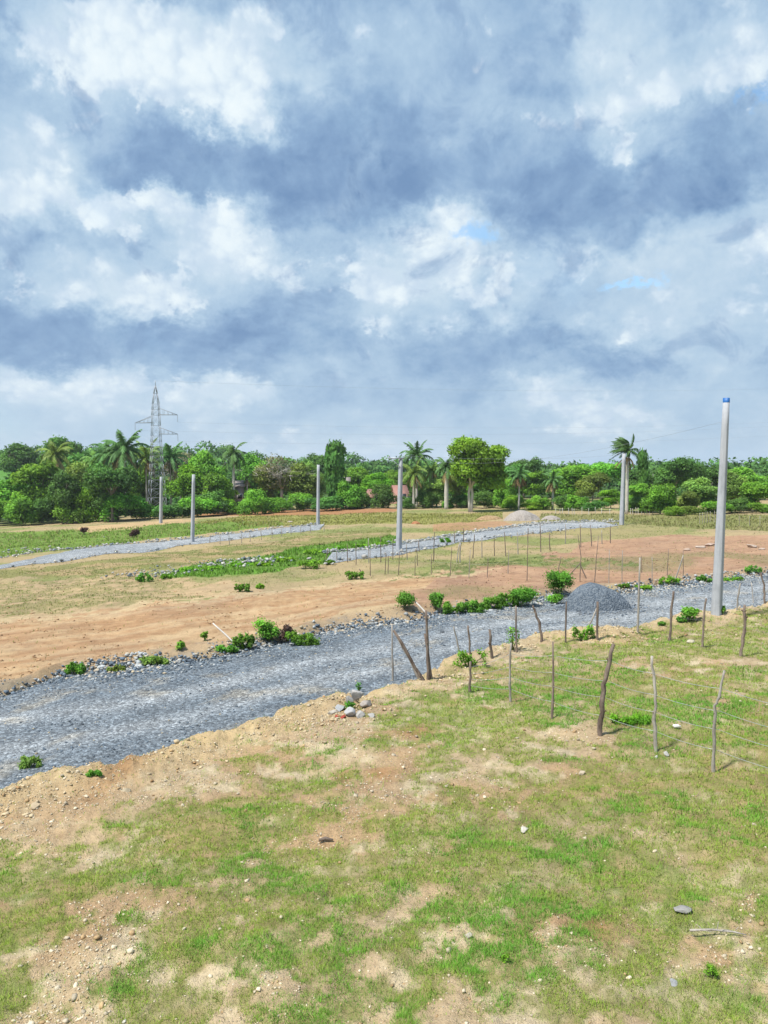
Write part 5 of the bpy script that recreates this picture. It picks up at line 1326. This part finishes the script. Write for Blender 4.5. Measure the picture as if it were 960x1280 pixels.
# ------------------------------------------------------------------ air
mb = MB(); box(mb, (0, 650, 17), (3400, 3400, 74))
hm = NT('haze_air'); pv = hm.n('ShaderNodeVolumePrincipled'); pv.inputs['Color'].default_value = (.86, .92, 1, 1); pv.inputs['Density'].default_value = .0002; pv.inputs['Anisotropy'].default_value = .2
hm.l(pv.outputs[0], hm.out.inputs['Volume'])
tag(obj('haze', mb.build('haze', hm.m)), 'thin pale haze in the humid air over the fields', 'haze', kind='stuff')

# ------------------------------------------------------------------ sky and sun
SUN_EL, SUN_AZ = 60, -125      # degrees; azimuth clockwise from the view direction (behind, to the left)
W = bpy.data.worlds.new('World'); SC.world = W; W.use_nodes = True
nt = W.node_tree; nt.nodes.clear()
class WT(NT):
    def __init__(s, t): s.t = t
w = WT(nt); out = w.n('ShaderNodeOutputWorld')
sky = w.n('ShaderNodeTexSky', sky_type='NISHITA', sun_disc=False, sun_elevation=R(SUN_EL), sun_rotation=R(SUN_AZ), air_density=1.0, dust_density=.6, ozone_density=2.0)
bg1 = w.n('ShaderNodeBackground'); bg1.inputs[1].default_value = .15; w.l(w.mix(1.0, sky.outputs[0], (.95, 1.15, 1.15), 'MULTIPLY'), bg1.inputs[0])
tc = w.n('ShaderNodeTexCoord'); sx = w.n('ShaderNodeSeparateXYZ'); w.l(tc.outputs['Generated'], sx.inputs[0])
az = w.math('MULTIPLY', w.math('ARCTAN2', sx.outputs[0], sx.outputs[1]), 180 / math.pi)
el = w.math('MULTIPLY', w.math('ARCSINE', sx.outputs[2]), 180 / math.pi)
# cloud space: flattened towards the horizon like layers seen edge on
el_c = w.math('MAXIMUM', el, 0.0)
stretch = w.math('MULTIPLY', w.math('POWER', w.math('ADD', el_c, 1.2), .72), 3.6)
cv_ = w.n('ShaderNodeCombineXYZ'); w.l(az, cv_.inputs[0]); w.l(stretch, cv_.inputs[1])
def wnoise(scale, detail, rough, off, dist=0.0):
    mp = w.n('ShaderNodeMapping'); mp.inputs['Location'].default_value = off; w.l(cv_.outputs[0], mp.inputs[0])
    nd = w.noise(scale, detail, rough, mp.outputs[0]); nd.inputs['Distortion'].default_value = dist; return nd
n_big = wnoise(.10, 3, .5, (3, 7, 1)); n_mid = wnoise(.16, 8, .58, (11, 2, 4), .3); n_fine = wnoise(.42, 7, .6, (5, 9, 8), .2); n_w1 = wnoise(.24, 9, .66, (21, 3, 2)); n_w2 = wnoise(.24, 9, .66, (1, 33, 5)); n_det = wnoise(.75, 9, .68, (7, 19, 3), .4); n_sc = wnoise(.20, 9, .62, (41, 5, 13), .5)
wa = w.math('ADD', az, w.math('MULTIPLY', w.math('SUBTRACT', n_w1.outputs[0], .5), 11.0))
we = w.math('ADD', el, w.math('MULTIPLY', w.math('SUBTRACT', n_w2.outputs[0], .5), 6.0))
ux = w.mapr(wa, -27, 27, 0, 1)
ROWS = [(0,   [3, 4, 4.5, 4.5, 4, 4, 5, 4.5, 5, 5.5, 4.5]), (45, [3, 6.5, 8, 7, 5.5, 5, 5, 4, 5.5, 4.5, 3.5]), (100, [4, 7.5, 9, 8.5, 6.5, 4.5, 4.5, 4, 7, 6, 5]), (145, [4.5, 5.5, 6.5, 9.6, 4.0, 2.6, 4.5, 5.5, 8, 7.5, 5]),
        (195, [5.5, 5.5, 2.5, 2, 2.2, 2.6, 3.0, 5, 6, 4.0, 5]), (235, [6, 6.5, 2.5, 3.2, 1.6, 1.8, 3.6, 2.4, 2.4, 2.6, 5]), (270, [8.6, 9, 9, 8, 2.6, 3, 7.5, 2, 1.2, 1.8, 6.5]), (305, [8, 4.5, 6, 9, 4.5, 5, 7.5, 4, 2.2, 5.5, 6.5]),
        (345, [6, 6, 6.8, 6.8, 6.3, 8.4, 7.5, 6.5, 6, 6.5, 6.5]), (388, [4.5, 6, 7.8, 5.5, 4.5, 6.5, 6.5, 5.5, 6.3, 6.3, 5.5]), (425, [2.8, 2.3, 2.6, 2.3, 3.2, 4.5, 3.5, 2.6, 6.2, 6.2, 6]), (455, [2.6, 3.0, 3.5, 3.5, 4.5, 4.5, 3, 4.5, 2.6, 6, 5.5]),
        (490, [6.5, 8, 6, 8.3, 4.5, 4.5, 4.5, 7.3, 5.5, 5.5, 5.5]), (525, [6, 6.3, 6, 6, 5.5, 5.2, 6, 6, 8, 5.5, 5.5]), (570, [6, 6, 6, 6.3, 7, 6.6, 6.6, 6.3, 5.6, 5.6, 5.6])]
def el_of(v): r__ = ray(480, v); return math.degrees(math.asin(r__[2] / np.linalg.norm(r__)))
val = None
for v, vals in reversed(ROWS):
    rp = w.ramp(ux, [(i / 10, k / 10) for i, k in enumerate(vals)], 'EASE'); e = el_of(v)
    if val is None: val = rp
    else: val = w.mix(w.mapr(we, pe, e, 0, 1, True), val, rp)
    pe = e
bw = w.n('ShaderNodeRGBToBW'); w.l(val, bw.inputs[0])
lum = w.math('ADD', bw.outputs[0], w.mapr(el, 0, 7, .04, 0, True))
n_soft = wnoise(.12, 5, .5, (31, 12, 7), .2)
vo = w.n('ShaderNodeTexVoronoi', feature='F1'); vo.inputs['Scale'].default_value = .46; vo.inputs['Detail'].default_value = 2; vo.inputs['Roughness'].default_value = .55; vo.normalize = True
wv = w.n('ShaderNodeCombineXYZ'); w.l(w.math('ADD', az, w.math('MULTIPLY', n_fine.outputs[0], 2.2)), wv.inputs[0]); w.l(w.math('ADD', stretch, w.math('MULTIPLY', n_mid.outputs[0], 2.2)), wv.inputs[1]); w.l(wv.outputs[0], vo.inputs['Vector'])
puff = w.math('SUBTRACT', .42, vo.outputs['Distance'])
def lin(r_, g_, b_): return tuple(((c / 255 + .055) / 1.055) ** 2.4 for c in (r_, g_, b_))
cen = lambda nd: w.math('SUBTRACT', nd.outputs[0], .5)
n_sh = wnoise(.16, 8, .58, (11 - .9, 2 + .55, 4), .3)
emb = w.math('SUBTRACT', n_sh.outputs[0], n_mid.outputs[0])
# grey undersides: soft
amp = w.mapr(el, .5, 9, .45, 1.0, True)
gl = w.math('ADD', lum, w.math('MULTIPLY', amp, w.math('ADD', w.math('MULTIPLY', cen(n_soft), .50), w.math('ADD', w.math('MULTIPLY', cen(n_mid), .36), w.math('ADD', w.math('MULTIPLY', emb, .55), w.math('ADD', w.math('MULTIPLY', cen(n_fine), .26), w.math('MULTIPLY', cen(n_det), .22)))))))
grey = w.ramp(gl, [(.12, lin(115, 144, 184)), (.34, lin(146, 173, 206)), (.56, lin(180, 201, 224)), (.8, lin(212, 224, 237))])
# sunlit heads: crisp towers
bl = w.math('ADD', lum, w.math('MULTIPLY', amp, w.math('ADD', w.math('MULTIPLY', cen(n_mid), .85), w.math('ADD', w.math('ADD', w.math('MULTIPLY', cen(n_fine), .5), w.math('MULTIPLY', cen(n_det), .35)), w.math('MULTIPLY', puff, .62)))))
crisp = w.mapr(n_soft.outputs[0], .44, .60, .0, .13, True)
c_hi = w.math('ADD', crisp, .80)
mr = w.n('ShaderNodeMapRange'); mr.interpolation_type = 'SMOOTHSTEP'; w.l(bl, mr.inputs[0]); w.l(w.math('SUBTRACT', .70, crisp), mr.inputs[1]); w.l(c_hi, mr.inputs[2]); mr.inputs[3].default_value = 0; mr.inputs[4].default_value = 1
hb = w.math('ADD', w.math('ADD', w.math('MULTIPLY', w.math('SUBTRACT', bl, .70), 1.0), w.math('MULTIPLY', emb, .7)), w.math('MULTIPLY', puff, .9))
head = w.ramp(hb, [(.0, lin(190, 207, 229)), (.22, lin(212, 223, 238)), (.45, lin(234, 240, 247)), (.7, lin(244, 247, 250))])
ccol = w.mix(w.math('MULTIPLY', mr.outputs[0], .92), grey, head)
# dark scud drifting below the bright heads
scv = w.math('ADD', w.math('MULTIPLY', n_sc.outputs[0], 1.0), w.math('ADD', w.math('MULTIPLY', w.math('SUBTRACT', .55, lum), .42), w.math('ADD', w.math('MULTIPLY', cen(n_det), .16), w.math('MULTIPLY', puff, .12))))
scm = w.math('MULTIPLY', w.mapr(scv, .52, .66, 0, .62, True), w.mapr(el, 3, 9, 0, 1, True))
scol = w.ramp(w.math('ADD', scv, w.math('MULTIPLY', emb, -.8)), [(.5, lin(172, 193, 219)), (.62, lin(146, 172, 206)), (.8, lin(120, 148, 187))])
ccol = w.mix(scm, ccol, scol)
bg2 = w.n('ShaderNodeBackground'); w.l(w.mix(1.0, ccol, (.945, 1.0, .995), 'MULTIPLY'), bg2.inputs[0]); bg2.inputs[1].default_value = .80
# small windows of blue sky
def gauss(u, v, ra, re):
    r__ = ray(u, v); a0 = math.degrees(math.atan2(r__[0], r__[1])); e0 = math.degrees(math.asin(r__[2] / np.linalg.norm(r__)))
    dx = w.math('MULTIPLY', w.math('SUBTRACT', wa, a0), 1 / ra); dy = w.math('MULTIPLY', w.math('SUBTRACT', we, e0), 1 / re)
    return w.math('EXPONENT', w.math('MULTIPLY', w.math('ADD', w.math('MULTIPLY', dx, dx), w.math('MULTIPLY', dy, dy)), -1.0))
hol = None
for g in ((590, 283, 1.9, 1.5), (790, 350, 3.0, .6), (952, 130, 1.2, 1.0)):
    k = gauss(*g); hol = k if hol is None else w.math('MAXIMUM', hol, k)
hole = w.mapr(w.math('SUBTRACT', hol, w.math('ADD', w.math('MULTIPLY', n_fine.outputs[0], .55), w.math('MULTIPLY', n_mid.outputs[0], .45))), .0, .55, 0, .72, True)
thin = w.mapr(n_big.outputs[0], .6, .75, 0, .08, True)
fac = w.math('SUBTRACT', 1.0, w.math('MAXIMUM', hole, thin))
mx = w.n('ShaderNodeMixShader'); w.l(fac, mx.inputs[0]); w.l(bg1.outputs[0], mx.inputs[1]); w.l(bg2.outputs[0], mx.inputs[2]); w.l(mx.outputs[0], out.inputs[0])
W.cycles.sampling_method = 'MANUAL'; W.cycles.sample_map_resolution = 512

sd = bpy.data.lights.new('sun', 'SUN'); sd.energy = 4.8; sd.angle = R(5); sd.color = (1, .95, .87)
so = bpy.data.objects.new('sun', sd); COL.objects.link(so)
a_, e_ = R(SUN_AZ), R(SUN_EL)
dirv = Vector((math.sin(a_) * math.cos(e_), math.cos(a_) * math.cos(e_), math.sin(e_)))
so.rotation_euler = dirv.to_track_quat('Z', 'Y').to_euler(); so.location = (-30, -20, 60)

SC.render.engine = 'CYCLES'
SC.view_settings.view_transform = 'Standard'; SC.view_settings.look = 'None'; SC.view_settings.exposure = 0.42; SC.view_settings.gamma = 1
SC.cycles.max_bounces = 5; SC.cycles.diffuse_bounces = 3; SC.cycles.transparent_max_bounces = 4
